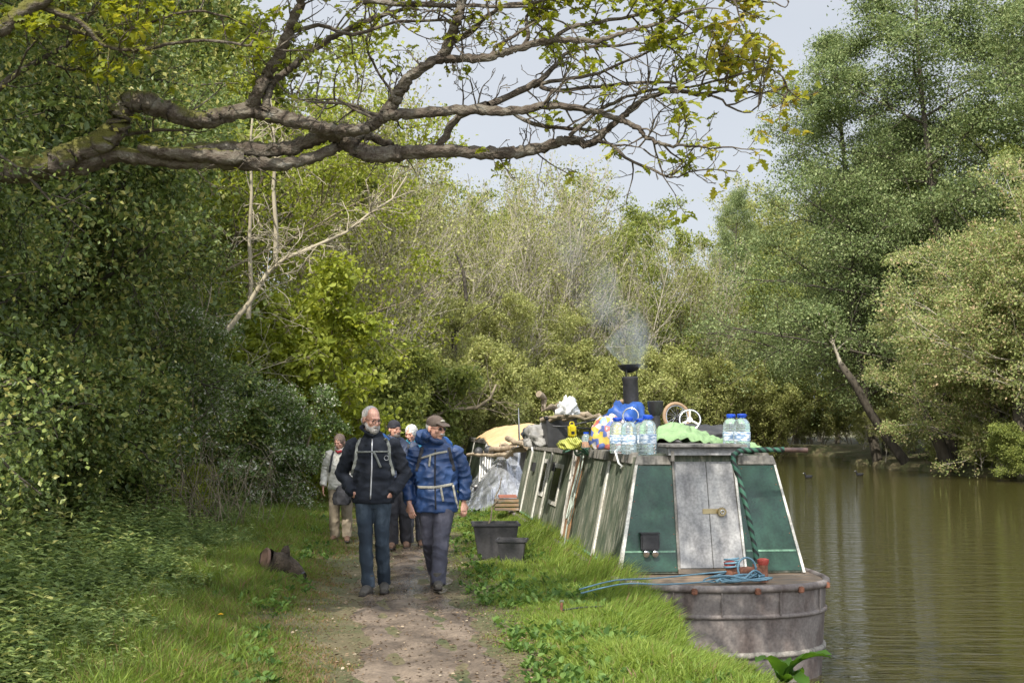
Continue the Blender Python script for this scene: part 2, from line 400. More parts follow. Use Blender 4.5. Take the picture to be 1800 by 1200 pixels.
def up_shape(t): return 1.1 - .85 * t
def round_shape(t): return .45 + 1.1 * math.sin(math.pi * min(1, t * .9 + .1)) ** .8 * .8
def make_tree(tname, seed, h, P, per, sig, lsize, mats, r0=None, stems=1, spread=0, base_r=.1, label='', cat='tree', kind='diamond', **lk):
    R = random.Random(seed); rs = np.random.RandomState(seed); out = []; tw = []
    for s in range(stems):
        a = R.uniform(0, 6.28) if stems > 1 else 0; sp = spread * R.uniform(.3, 1)
        d = Vector((math.cos(a) * sp, math.sin(a) * sp, 1)).normalized()
        if stems == 1 and spread: d = Vector((-spread, 0, 1)).normalized()
        p = Vector((math.cos(a) * base_r * (stems > 1), math.sin(a) * base_r * (stems > 1), -.3))
        grow(R, p, d, h * (R.uniform(.7, 1) if stems > 1 else 1), (r0 or h * .016) * (R.uniform(.5, 1) if stems > 1 else 1), 0, P, out, tw)
    root = empty(tname, (0, 0, 0)); tag(root, label, cat)
    link('trunk', wood_mesh('trunk', out), mats[0], root)
    link('crown', tw_leaves('crown', tw, rs, per, sig, lsize, kind, **lk), mats[1], root)
    root['h'] = h
    return root

M_bark = surf('bark_grey', [(.3, (.2, .17, .13)), (.5, (.36, .32, .25)), (.7, (.5, .45, .37))], scale=5, stretch=(1, 1, .25), rough=.9, bump=.6, bdist=.02)
M_barkd = surf('bark_dark', [(.3, (.035, .03, .022)), (.6, (.09, .075, .055)), (.75, (.12, .13, .07))], scale=4, stretch=(1, 1, .3), rough=.95, bump=.6, bdist=.02)
M_twig = surf('twig_pale', [(.3, (.24, .2, .13)), (.7, (.46, .41, .3))], scale=3, stretch=(1, 1, .3), rough=.85, bump=.3)
M_twigb = surf('twig_brown', [(.3, (.13, .1, .06)), (.7, (.3, .25, .17))], scale=3, stretch=(1, 1, .3), rough=.85, bump=.3)
L_alder = leafmat('leaf_alder', [(0, (0.0693, 0.104, 0.0389)), (.35, (0.139, 0.186, 0.068)), (.7, (0.231, 0.29, 0.116)), (1, (0.347, 0.383, 0.184))])
L_sallow = leafmat('leaf_sallow', [(0, (0.125, 0.156, 0.048)), (.4, (0.237, 0.288, 0.096)), (.75, (0.35, 0.372, 0.144)), (1, (0.5, 0.372, 0.228))])
L_willow = leafmat('leaf_willow', [(0, (0.142, 0.161, 0.0468)), (.5, (0.274, 0.299, 0.0936)), (1, (0.427, 0.426, 0.164))])
L_bright = leafmat('leaf_bright', [(0, (.14, .18, .025)), (.5, (.26, .31, .045)), (1, (.4, .44, .09))], trans=.45)
L_dark = leafmat('leaf_dark', [(0, (0.0616, 0.095, 0.0248)), (.4, (0.12, 0.169, 0.0454)), (.75, (0.205, 0.261, 0.0723)), (1, (0.41, 0.386, 0.123))], rough=.45, spec=.4)
L_mid = leafmat('leaf_mid', [(0, (0.102, 0.135, 0.0351)), (.5, (0.204, 0.245, 0.0585)), (1, (0.349, 0.379, 0.105))])
L_haw = leafmat('leaf_hawthorn', [(0, (0.072, 0.12, 0.036)), (.45, (0.144, 0.216, 0.06)), (.78, (0.24, 0.312, 0.12)), (.9, (0.6, 0.6, 0.504)), (1, (0.72, 0.696, 0.6))], trans=.3)
L_oak = leafmat('leaf_oak', [(0, (.16, .19, .025)), (.4, (.27, .31, .045)), (.75, (.38, .36, .06)), (1, (.45, .33, .08))], trans=.5, rough=.4)

PA = dict(seg=[9, 7, 5, 4], wander=[.05, .09, .14, .2], trop=[.02, .0, -.01, -.03], n=[34, 10, 7], t0=[.12, .1, .1], ang=[72, 58, 52], ratio=[.4, .5, .45],
          rr=[.32, .45, .4], shape=lambda t: 1.15 - .95 * t ** 1.2, flat=.45, rmin=.012)
PB = dict(seg=[8, 6, 5, 4], wander=[.08, .12, .16, .2], trop=[.03, .03, .02, 0], n=[16, 9, 7], t0=[.1, .15, .1], ang=[52, 45, 45], ratio=[.62, .5, .45],
          rr=[.4, .45, .4], shape=round_shape, rmin=.01)
PC = dict(seg=[10, 7, 5, 4], wander=[.045, .06, .1, .12], trop=[.03, .09, .05, .03], n=[14, 8, 4], t0=[.12, .1, .1], ang=[32, 30, 32], ratio=[.5, .42, .45],
          rr=[.4, .42, .5], shape=lambda t: 1.15 - .75 * t, rmin=.0105, tip=.2)
PE = dict(seg=[7, 6, 4, 3], wander=[.08, .14, .2, .25], trop=[.03, .03, .01, 0], n=[20, 9, 6], t0=[.14, .08, .1], ang=[65, 55, 50], ratio=[.34, .5, .5],
          rr=[.35, .45, .5], shape=lambda t: 1.1 - .5 * t, rmin=.004, leaflv=1)
PD = dict(seg=[8, 6, 5, 4], wander=[.1, .16, .22, .3], trop=[.0, -.04, -.08, -.1], n=[9, 7, 4], t0=[.25, .1, .1], ang=[50, 45, 50], ratio=[.6, .6, .55],
          rr=[.45, .5, .5], shape=lambda t: 1.1 - .4 * t, rmin=.006, tip=.2)
T = {}
def deft(k, *a, **kw): T[k] = [make_tree(*a, **kw), False]
deft('alder1', 'alder_tree', 1, 26, PA, 62, .5, .135, (M_barkd, L_alder), spread=.1, zs=.35, up=1.3, r0=.34)
deft('alder2', 'alder_tree', 2, 24, PA, 62, .5, .135, (M_barkd, L_alder), spread=.03, zs=.35, up=1.3, r0=.32)
deft('sallow', 'sallow_tree', 3, 14, PB, 60, .3, .17, (M_bark, L_sallow), stems=3, spread=.4, base_r=.5, up=.6)
deft('broad', 'broadleaf_tree', 4, 14, PB, 75, .3, .2, (M_barkd, L_mid), spread=.05, up=.8)
deft('broadg', 'broadleaf_tree', 14, 13, PB, 60, .28, .17, (M_bark, L_willow), spread=.05, up=.8)
deft('thicket1', 'willow_tree', 5, 14, PC, 12, .22, .11, (M_bark, L_willow), stems=6, spread=.3, base_r=.7, r0=.13)
deft('thicket2', 'birch_tree', 6, 14, PC, 5, .2, .12, (M_bark, L_willow), stems=6, spread=.25, base_r=.6, r0=.12)
deft('sparse', 'maple_tree', 15, 9, PB, 30, .14, .1, (M_twigb, L_bright), spread=.1, up=.8, kind='oval', r0=.1)
deft('shrub', 'willow_shrub', 7, 4.6, PC, 24, .14, .1, (M_twigb, L_willow), stems=9, spread=.6, base_r=.5, r0=.05, cat='shrub')
deft('dark1', 'holly_tree', 8, 8, PE, {2: 30, 3: 62}, .13, .047, (M_barkd, L_dark), r0=.12, up=.5, kind='diamond', zs=.8)
deft('dark2', 'hawthorn_tree', 9, 7.4, PE, {2: 28, 3: 56}, .14, .049, (M_barkd, L_dark), stems=2, spread=.2, base_r=.3, r0=.1, up=.5, zs=.8)
deft('bush', 'hawthorn_bush', 10, 2.6, PE, {2: 8, 3: 14}, .09, .055, (M_barkd, L_dark), stems=3, spread=.5, base_r=.25, r0=.035, up=.5, cat='bush')
deft('haw', 'blossoming_hawthorn', 11, 3.6, PE, {2: 5, 3: 16}, .08, .055, (M_twigb, L_haw), stems=3, spread=.6, base_r=.3, r0=.05, up=.6, cat='bush')
deft('brightb', 'maple_bush', 12, 3.2, PE, {2: 3, 3: 10}, .1, .075, (M_twigb, L_bright), stems=3, spread=.5, base_r=.3, r0=.04, up=.8, cat='bush', kind='oval')
deft('dead', 'dead_elder', 13, 7.5, PD, 1, .01, .04, (M_twig, L_willow), r0=.065, spread=-.45, cat='tree')
deft('midbush', 'elder_bush', 16, 3.6, PE, {2: 5, 3: 16}, .12, .09, (M_bark, L_mid), stems=3, spread=.5, base_r=.3, r0=.04, up=.8, cat='bush', kind='oval')
deft('ivy', 'ivy_clad_tree', 19, 7.6, PE, {2: 44, 3: 95}, .15, .033, (M_barkd, L_dark), r0=.12, up=.5, zs=.8)
def place(k, x, y, h=None, rz=0, label='', group=None, z=None, lean=None):
    src, used = T[k]; o = src if not used else copy_tree(src); T[k][1] = True
    s = (h / src['h']) if h else 1
    o.location = (x, y, float(gz(x, y)) if z is None else z); o.rotation_euler = (0, math.radians(lean or 0), math.radians(rz)); o.scale = (s, s, s)
    o['label'] = label
    if group: o['group'] = group
    return o
SKY = ([0, 470, 540, 590, 640, 700, 950, 1000, 1075, 1135, 1175, 1215, 1255, 1290, 1330, 1400, 1800], [-150, -120, 90, 215, 265, 282, 285, 350, 362, 402, 432, 422, 410, 340, 450, 300, 200])
for k_, v_ in T.items():
    zs_ = np.zeros(len(v_[0].children[1].data.vertices) * 3, np.float32); v_[0].children[1].data.vertices.foreach_get('co', zs_); v_[0]['h'] = float(np.percentile(zs_.reshape(-1, 3)[:, 2], 99.7))
def ppx(k, px, Y, h, rz=0, label='', **kw): return place(k, (px - 900) / F * Y, Y, h, rz, label, **kw)
# left wall of evergreens along the towpath
GL = 'dark evergreen trees walling the left of the path'
for i, (k, x, y, h, rz, lab) in enumerate([
    ('dark1', -6.9, 10.4, 8.5, 10, 'tall dark leafy tree at the left edge, nearest the camera'),
    ('dark2', -7.2, 12.2, 8.5, 80, 'dark leafy tree second in the hedge from the left edge'),
    ('dark1', -7.3, 14.8, 9, 150, 'dark green tree where the fat oak bough meets the hedge'),
    ('dark2', -7.5, 17.4, 9.5, 220, 'dark ivy-leaved tree behind the deepest nettles'),
    ('dark1', -7.0, 20, 9, 300, 'dark tree at the right end of the evergreen wall'),
    ('dark2', -8.6, 13, 11, 40, 'tall dark tree standing behind the front row of the hedge'),
    ('dark1', -9.5, 17.5, 12, 100, 'tall dark tree deep behind the hedge, under the oak leaves'),
    ('dark2', -9.3, 22.5, 12, 170, 'tall dark tree behind the bare leaning elder'),
    ('ivy', -3.8, 7.6, None, 250, 'dark leafy tree swallowing the root of the oak bough'),
    ('dark1', -7.6, 9.8, 10, 200, 'tall dark tree behind the nearest hedge tree')]):
    place(k, x, y, h, rz, lab, GL)
GB = 'dark bushes at the foot of the evergreen wall'
for (k, x, y, h, rz, lab) in [('bush', -5.9, 11.4, 2.4, 0, 'low dark bush at the left edge above the nettles'), ('bush', -5.9, 13.4, 2.5, 70, 'dark bush at the hedge foot, second from the left edge'),
    ('bush', -6.0, 15.4, 2.6, 130, 'dark bush in the middle of the hedge foot'), ('bush', -5.9, 17.3, 2.5, 200, 'dark bush left of the dry bramble tangle'),
    ('bush', -5.9, 19.4, 2.6, 260, 'dark bush half behind the dry bramble tangle'), ('bush', -6, 21.5, 3, 20, 'dark bush behind the bramble tangle below the bare elder')]:
    place(k, x, y, h, rz, lab, GB)
place('haw', -4.75, 23, 3.3, 0, 'pale blossoming hawthorn left of the white-jacketed walker')
place('haw', -5.6, 21, 3.4, 130, 'greyish blossoming hawthorn behind the dry brambles', )
place('brightb', -5.1, 20.4, 1.7, 30, 'small yellow-green bush beside the bramble tangle')
place('brightb', -4.3, 26.5, 4.6, 80, 'yellow-green bush behind the heads of the left walkers')
place('midbush', -4.1, 29, 3.4, 0, 'rounded green bush directly behind the two front walkers')
place('midbush', -3.9, 33, 3.4, 90, 'green bush on the path edge right of the blue-jacketed man')
place('midbush', -3.3, 38, 4, 190, 'green bush beyond the orange tarpaulin')
place('sparse', -6.6, 25.5, 9, 0, 'thin bright yellow-green maple rising through the oak bough')
place('sparse', -7.2, 29, 10.2, 100, 'taller bright maple against the sky left of the oak fork')
place('dead', -6.2, 21.5, 5.6, -14, 'bare pale elder leaning right with drooping leafless twigs')
place('midbush', -6.8, 27, 5, 140, 'tall green bush behind the bare elder')
GW = 'trees of the wood behind the walkers'
WT = [('broad', 300, 36, 13, 'leafy tree deep in the wood behind the bare elder'), ('broad', 330, 32, 16, 'tall leafy tree far left behind the evergreen wall'), ('broad', 120, 30, 17, 'tall leafy tree in the top left corner behind the oak'),
      ('thicket1', 590, 38, 11, 'olive willow just right of the bare elder'), ('thicket1', 665, 48, 12.4, 'tall olive willow above the front walkers'),
      ('thicket2', 745, 47, 12.4, 'grey twiggy birch above the blue-jacketed man'), ('thicket1', 800, 54, 13, 'olive willow left of the highest twiggy crowns'),
      ('thicket2', 860, 52, 12.6, 'grey twiggy birch in the centre, right of the forked trunk'), ('thicket1', 735, 58, 14.5, 'willow in the second row above the blue-jacketed man'),
      ('thicket2', 925, 58, 12.4, 'grey birch whose bare twigs meet the sky'), ('thicket2', 905, 66, 15.4, 'tall bare grey birch just left of the skyline gap'),
      ('broad', 1010, 74, 14.2, 'bright green tree at the left end of the far skyline'), ('broad', 1075, 82, 15.2, 'bright green tree behind the smoke on the skyline'),
      ('broad', 1135, 92, 15, 'green skyline tree above the flue of the boat'), ('thicket2', 1000, 62, 10.4, 'bare grey birch behind the drifting smoke'),
      ('thicket2', 1085, 70, 10.6, 'bare grey birch above the flue'), ('thicket1', 1175, 84, 11, 'brownish willow right of the flue'),
      ('thicket2', 1215, 92, 14.6, 'bare brown birch at the dip of the skyline'), ('broad', 1255, 104, 16.5, 'green tree at the left foot of the tall alders'),
      ('alder2', 1290, 112, 20.5, 'slim alder standing apart left of the tall alders'), ('broadg', 1330, 110, 11, 'olive tree above the right-hand bottles'),
      ('broadg', 1400, 122, 13, 'olive tree at the far end of the water'), ('broad', 1470, 126, 16, 'leafy tree closing the far end of the water'),
      ('broadg', 1440, 130, 10, 'olive tree low across the end of the water'), ('broad', 1560, 128, 18, 'leafy tree behind the end of the water, right'), ('broadg', 1520, 124, 9, 'olive tree at the right end of the far shore'), ('broad', 1380, 134, 17, 'leafy tree behind the far bend'), ('broad', 250, 46, 19, 'tall leafy tree behind the bare elder and the saplings'), ('broad', 80, 40, 19, 'tall leafy tree behind the dark hedge'), ('broad', 390, 62, 20, 'very tall leafy tree behind the bright maples'), ('broad', 640, 66, 17.5, 'tall leafy tree behind the olive willows'), ('thicket2', 620, 42, 12, 'grey twiggy birch behind the front walkers'), ('thicket1', 560, 33, 9, 'olive willow beside the bare elder'), ('thicket2', 700, 50, 13, 'grey twiggy birch above the two front walkers'), ('thicket2', 790, 48, 11, 'grey birch right of the forked trunk'), ('thicket2', 985, 57, 10, 'grey birch left of the smoke'), ('thicket2', 1150, 78, 11, 'grey birch right of the smoke'), ('broad', 780, 72, 15.5, 'leafy tree behind the forked trunk'), ('broad', 400, 50, 15, 'leafy tree in the wood under the oak bough'),
      ('broad', 880, 76, 13.5, 'leafy tree behind the central twigs'), ('broad', 960, 84, 14, 'leafy tree low behind the smoke'), ('broadg', 1200, 108, 13, 'olive tree behind the bicycle wheel'),
      ('broadg', 700, 43, 9, 'olive tree low behind the blue-jacketed man'), ('broadg', 830, 48, 8, 'olive tree above the orange tarpaulin'), ('broadg', 940, 55, 8.6, 'olive tree above the firewood heap'), ('broadg', 1040, 64, 9, 'olive tree above the colourful bag'),
      ('broadg', 1130, 74, 9, 'olive tree behind the tall flue'), ('broadg', 1270, 92, 9, 'olive tree over the green sheet on the roof')]
for i, (k, px, Y, h, lab) in enumerate(WT):
    drop = 70 if 'twiggy birch behind' in lab or 'right of the forked' in lab or 'of the smoke' in lab else 0 if 'skyline' in lab or 'sky' in lab or 'highest' in lab or 'standing apart' in lab else (190 if k == 'broadg' and px < 1300 else (60 if k == 'broad' else 25))
    top = np.interp(px, *SKY) + drop + 12 * math.sin(i * 2.3); h = (750 - top) * Y / F + 1.6
    if k == 'broad' and px < 500: px -= 190
    o_ = ppx(k, px, Y, h, i * 47 % 360, lab, group=GW)
    if 'standing apart' in lab: o_.scale = (o_.scale[0] * .5, o_.scale[1] * .5, o_.scale[2])
GS = 'undergrowth shrubs of the wood'
for i, (k, px, Y, h, lab) in enumerate([('shrub', 640, 36, 4.2, 'olive shrub behind the front walkers'), ('shrub', 700, 38, 4, 'olive shrub between the two front walkers'), ('shrub', 770, 40, 4.2, 'olive shrub right of the blue-jacketed man'),
    ('shrub', 840, 42, 4.2, 'olive shrub left of the thin pole'), ('shrub', 900, 46, 4.4, 'olive shrub behind the orange tarpaulin'), ('shrub', 960, 48, 4.4, 'olive shrub behind the raised branch'),
    ('shrub', 1020, 52, 4.8, 'olive shrub behind the plastic bag'), ('shrub', 1080, 58, 5, 'olive shrub left of the flue'), ('shrub', 1150, 64, 5.5, 'olive shrub right of the flue'), ('shrub', 1210, 74, 6, 'olive shrub above the small steering wheel'),
    ('shrub', 1265, 84, 6.5, 'olive shrub left of the right-hand bottles'), ('shrub', 1320, 94, 7, 'olive shrub right of the right-hand bottles'), ('shrub', 1370, 117, 8, 'olive shrub where the river bends away')]):
    if k == 'broad' and px < 500: px -= 190
    o_ = ppx(k, px, Y, h, i * 71 % 360, lab, group=GS)
# right bank
GR = 'trees on the far river bank'
for (k, x, y, h, rz, lab, ln) in [('alder1', 21.8, 75, 25, 0, 'tall alder leaning over the water, leftmost of the big ones', -9),
    ('alder2', 24.5, 70, 27, 60, 'tall alder rising out of the top of the picture', 0), ('alder1', 29, 74, 30, 20, 'tallest alder behind the others at the right', 0),
    ('alder2', 28, 63, 25, 200, 'tall alder at the right edge', 0), ('alder2', 27.5, 92, 24, 130, 'alder farther along the far bank', 0), ('alder1', 25, 84, 22, 10, 'alder with low branches over the far water', 0),
    ('sallow', 23, 57, 12, 40, 'pinkish green sallow overhanging the water, left of its neighbour', -5), ('sallow', 25, 54, 13.5, 160, 'pinkish green sallow filling the right edge', 0),
    ('broadg', 24.5, 64.5, 9.5, 280, 'olive tree just right of the leaning trunk', -3), ('broad', 38, 72, 22, 10, 'tall leafy tree behind the right edge', 0), ('broad', 38, 112, 22, 50, 'leafy tree at the far right of the bend', 0), ('broad', 31, 67, 18, 90, 'leafy tree in the shade behind the sallows', 0), ('broad', 34, 80, 24, 30, 'leafy tree deep behind the alders', 0),
    ('broad', 30, 98, 22, 250, 'leafy tree far behind the alders', 0), ('broadg', 25.8, 80, 9, 0, 'olive tree low over the far water', -8), ('broadg', 28, 100, 11, 100, 'olive tree at the bend of the far bank', -6)]:
    place(k, x, y, h, rz, lab, GR, z=-.3, lean=ln)
GU = 'shrubs along the far water edge'
for i, (x, y, h, k, lab) in enumerate([(21.3, 57, 2.3, 'broadg', 'olive bush hanging over the water left of the thick trunks'), (20.9, 62, 2.6, 'broadg', 'olive bush hiding the feet of the forked dark trunks'), (20.8, 70, 3.6, 'broadg', 'olive bush left of the foot of the leaning trunk'), (21.5, 53.5, 2, 'midbush', 'low green bush by the right border, hanging to the water'), (22.9, 52.5, 2.6, 'midbush', 'green bush at the water edge on the right border'), (23.2, 56.5, 2.2, 'midbush', 'green bush under the pink sallow'), (22.6, 60, 2, 'midbush', 'green bush between the dark trunks'),
    (22.4, 64, 1.8, 'midbush', 'low bush right of the leaning trunk'), (22.3, 72, 3.4, 'broadg', 'olive bush left of the leaning trunk'), (24, 78, 4, 'broadg', 'olive bush overhanging the far water'), (26, 86, 5, 'broadg', 'olive bush near the river bend'),
    (27, 94, 5, 'broadg', 'olive bush at the end of the far bank'), (26.5, 60, 4, 'midbush', 'bush in the shade behind the dark trunks'), (17.2, 120, 5, 'shrub', 'shrub on the far shore, left end'), (19.5, 121, 5.5, 'shrub', 'shrub on the far shore, second from the left'), (22.5, 122, 5.5, 'shrub', 'shrub on the far shore, middle'), (25.5, 121, 6, 'shrub', 'shrub on the far shore, right of the middle'), (29, 120, 6, 'shrub', 'shrub on the far shore, beneath the alders'), (32.5, 118, 6.5, 'shrub', 'shrub at the right end of the far shore'), (27, 67, 4.5, 'midbush', 'bush in the shade behind the leaning trunk'), (28, 75, 5, 'midbush', 'bush in the shade under the tall alders')]):
    place(k, x, y, h, i * 57, lab, GU, z=-.35)
# dark leaning trunks at the far water edge
def lean_trunk(pxs, Y, r, lab):
    pts = [W(px, py, Y + dy) for px, py, dy in pxs]
    base = pts[0].copy(); root = empty('leaning_trunk', base, 0, lab, 'tree trunk', 'bare trunks on the far bank')
    out = [([p - base for p in pts], [r * (1 - .5 * i / len(pts)) for i in range(len(pts))], 0)]
    link('trunk', wood_mesh('trunk', out, (9,)), M_barkd, root)
    R = random.Random(int(Y * 7)); o2 = []; tw = []
    grow(R, pts[-1] - base, Vector((-.3, 0, 1)).normalized(), 3, r * .45, 1, PB, o2, tw)
    link('crown', tw_leaves('crown', tw, np.random.RandomState(3), 30, .3, .18), L_alder, root)
    link('limb', wood_mesh('limb', o2), M_bark, root)
lean_trunk([(1592, 812, 0), (1560, 770, 0), (1530, 725, -.5), (1500, 670, -1), (1478, 640, -1)], 66, .28, 'pale trunk leaning left over the water')
lean_trunk([(1668, 822, 0), (1650, 775, 0), (1625, 730, 0), (1610, 690, 0)], 60, .33, 'dark leaning trunk right of the pale one')
lean_trunk([(1672, 822, 0), (1672, 770, 0), (1660, 730, 0), (1668, 680, 0)], 61, .33, 'dark upright trunk beside a leaning one')
lean_trunk([(1765, 830, 0), (1760, 780, 0), (1750, 720, 0), (1742, 650, 0)], 57, .34, 'thick trunk second from the right border')
lean_trunk([(1795, 835, 0), (1796, 780, 0), (1790, 700, 0), (1796, 620, 0)], 55, .36, 'thick trunk at the right border')

# oak: limbs traced in depth around eight metres away
oak = empty('oak_tree', (-6.4, 9.6, 0), 0, 'mossy old oak bough reaching across the top with young yellow leaves', 'tree')
OB = Vector(oak.location); RO = random.Random(21); OUT = []; LIMB = {}
def limb(name, pts, r0, r1, y0, y1, wig=.05):
    n = len(pts); P3 = []
    for i, (px, py) in enumerate(pts):
        t = i / (n - 1); P3.append(W(px, py, y0 + (y1 - y0) * t + RO.uniform(-wig, wig)) - OB)
    Q = []; NS = 3 if r0 < .04 else 8
    for i in range(n - 1):
        p0 = P3[max(i - 1, 0)]; p1 = P3[i]; p2 = P3[i + 1]; p3 = P3[min(i + 2, n - 1)]
        for s in range(NS):
            t = s / NS; Q.append(.5 * ((2 * p1) + (p2 - p0) * t + (2 * p0 - 5 * p1 + 4 * p2 - p3) * t * t + (3 * p1 - p0 - 3 * p2 + p3) * t ** 3) + Vector((RO.gauss(0, .004), RO.gauss(0, .004), RO.gauss(0, .004))))
    Q.append(P3[-1]); m = len(Q)
    rad = [.72 * (r0 + (r1 - r0) * (i / (m - 1)) ** .85) * RO.uniform(.9, 1.12) for i in range(m)]
    OUT.append((Q, rad, 0 if r0 > .04 else 1)); LIMB[name] = Q
    return Q
tr = [Vector((0, 0, -.3)), Vector((.05, 0, 1)), Vector((.1, .05, 2.2)), Vector((.12, 0, 3.2)), Vector((0, -.1, 4.5)), Vector((-.2, -.3, 6.2)), Vector((-.1, -.4, 8))]
OUT.append((tr, [.55, .42, .36, .34, .28, .2, .12], 0))
limb('root', [(-560, 290), (-350, 300), (-160, 305), (20, 300), (112, 283)], .17, .11, 9.6, 8, .02)
limb('A', [(90, 290), (130, 268), (175, 250), (205, 225), (213, 195), (235, 180), (265, 184), (300, 197), (335, 209), (365, 212), (390, 203), (410, 198)], .115, .07, 8, 8, .02)
limb('A2', [(370, 208), (430, 195), (470, 200), (520, 214), (580, 228), (620, 230), (650, 222), (672, 206), (690, 200)], .07, .05, 8, 7.9, .02)
limb('B', [(110, 290), (150, 288), (200, 272), (250, 275), (310, 282), (370, 282), (430, 288), (490, 290), (540, 280), (590, 262)], .085, .05, 8.05, 8.1, .02)
limb('B2', [(250, 262), (300, 268), (360, 272), (420, 278)], .05, .07, 8.0, 8.0, .02)
limb('C', [(330, 262), (390, 260), (440, 262), (500, 264), (540, 250), (575, 236), (600, 246), (625, 262), (655, 272), (700, 270)], .05, .075, 8.1, 8.1, .02)
limb('C2', [(590, 262), (640, 240), (680, 252), (690, 258)], .045, .03, 8.15, 8.2, .02)
limb('D', [(700, 270), (767, 265), (833, 267), (887, 269), (944, 262), (989, 249), (1012, 247), (1038, 253), (1069, 227), (1100, 200), (1136, 173), (1189, 160), (1230, 166), (1278, 160), (1340, 164)], .066, .008, 8.1, 7.9)
limb('E', [(1245, 168), (1262, 170), (1287, 191), (1318, 198), (1336, 182)], .012, .006, 7.9, 7.8)
limb('G', [(1047, 246), (1078, 256), (1100, 278), (1144, 298), (1171, 309), (1193, 310), (1213, 302)], .022, .005, 8, 7.8)
limb('H', [(1078, 256), (1110, 256), (1131, 262)], .012, .004, 8, 7.9)
limb('M', [(690, 202), (767, 196), (833, 193), (900, 196), (967, 187), (1033, 193), (1091, 211), (1122, 227), (1136, 242), (1167, 254), (1211, 257), (1256, 261)], .05, .006, 7.9, 7.6)
limb('O', [(675, 206), (688, 185), (700, 164), (718, 138), (749, 116), (780, 104), (851, 102), (891, 91), (922, 82), (984, 71), (1047, 73), (1082, 62), (1127, 49), (1167, 40), (1210, 20)], .06, .009, 7.9, 7.5)
limb('P', [(780, 102), (791, 71), (802, 36), (811, 9), (820, -40), (850, -120)], .05, .03, 7.8, 7.4)
limb('P2', [(798, 74), (833, 49), (856, 27), (896, 9), (949, 4), (1000, -20)], .028, .01, 7.8, 7.5)
limb('Q', [(920, 84), (929, 58), (924, 40), (932, 15), (950, -10)], .02, .01, 7.7, 7.8)
limb('Nn', [(856, 184), (913, 160), (949, 142), (976, 116), (993, 96), (1029, 84), (1070, 82), (1120, 76)], .035, .01, 7.9, 8.1)
limb('U', [(765, 266), (782, 240), (800, 212), (830, 192), (856, 184)], .036, .034, 8.1, 7.9)
limb('Rr', [(940, 151), (984, 140), (1038, 133), (1078, 118), (1144, 91), (1180, 70), (1230, 52)], .02, .007, 7.9, 7.6)
limb('Ss', [(949, 153), (975, 160), (1011, 156), (1069, 151), (1136, 144), (1189, 147), (1233, 129), (1262, 96), (1275, 80)], .022, .007, 7.9, 7.7)
limb('Tt', [(900, 198), (940, 218), (1002, 227), (1047, 229), (1060, 240)], .02, .014, 7.85, 8.0)
limb('V', [(1000, 236), (1030, 214), (1060, 190), (1090, 176), (1130, 162), (1170, 156), (1230, 150), (1300, 130), (1345, 120), (1375, 135), (1385, 160)], .02, .006, 7.95, 7.7)
limb('X', [(950, 190), (966, 168), (975, 160)], .014, .014, 7.7, 7.8)
limb('a1', [(440, 192), (455, 158), (470, 130), (490, 100), (505, 62), (520, 28), (535, -10), (560, -80)], .06, .03, 8, 7.7)
limb('a2', [(468, 196), (472, 160), (485, 140), (520, 112), (560, 80), (600, 58), (640, 38), (690, 22), (760, 2), (820, -20)], .042, .014, 7.9, 8.2)
limb('a3', [(500, 62), (560, 45), (620, 60), (700, 38), (780, 38), (800, 42)], .022, .01, 7.8, 7.8)
limb('a4', [(640, 0), (700, 6), (780, 10), (860, 12), (920, 12)], .03, .012, 7.6, 7.6)
limb('a5', [(-100, 80), (-20, 60), (15, 42), (45, 18), (90, -5)], .07, .05, 7.2, 7.3)
limb('a6', [(60, 5), (110, 25), (150, 45), (180, 78), (240, 88), (290, 78), (360, 72), (430, 78), (490, 88)], .035, .008, 7.3, 7.6)
limb('a7', [(50, 50), (100, 44), (150, 60), (210, 60), (260, 40), (330, 20), (400, 30)], .025, .01, 7.4, 7.8)
limb('a8', [(225, 235), (270, 229), (322, 228)], .022, .012, 8.2, 8.1)
limb('a9', [(660, 210), (620, 190), (590, 175), (560, 176)], .016, .006, 7.9, 7.8)
limb('b1', [(700, 170), (680, 150), (655, 110), (645, 70), (670, 30), (700, 0)], .014, .01, 8.2, 8.3)
limb('b2', [(665, 205), (600, 182), (540, 178), (500, 160)], .02, .006, 7.9, 7.9)
limb('b3', [(860, 100), (872, 84), (905, 62), (940, 40), (960, 32), (990, 40)], .016, .008, 7.7, 7.6)
limb('b4', [(960, 80), (1000, 52), (1050, 40), (1110, 30), (1160, 10), (1190, -10)], .02, .01, 7.6, 7.6)
limb('b5', [(1230, 166), (1240, 130), (1262, 118), (1290, 100), (1310, 104)], .01, .006, 7.9, 7.8)
limb('b6', [(1250, -4), (1300, 2), (1350, 4), (1380, 12), (1386, 4)], .01, .004, 7.4, 7.3)
limb('b7', [(780, -60), (900, -60), (1040, -40), (1150, -30), (1260, -6)], .03, .01, 7.5, 7.4)
limb('b8', [(-100, -80), (100, -70), (300, -60), (560, -50), (780, -60)], .08, .03, 7.3, 7.5)
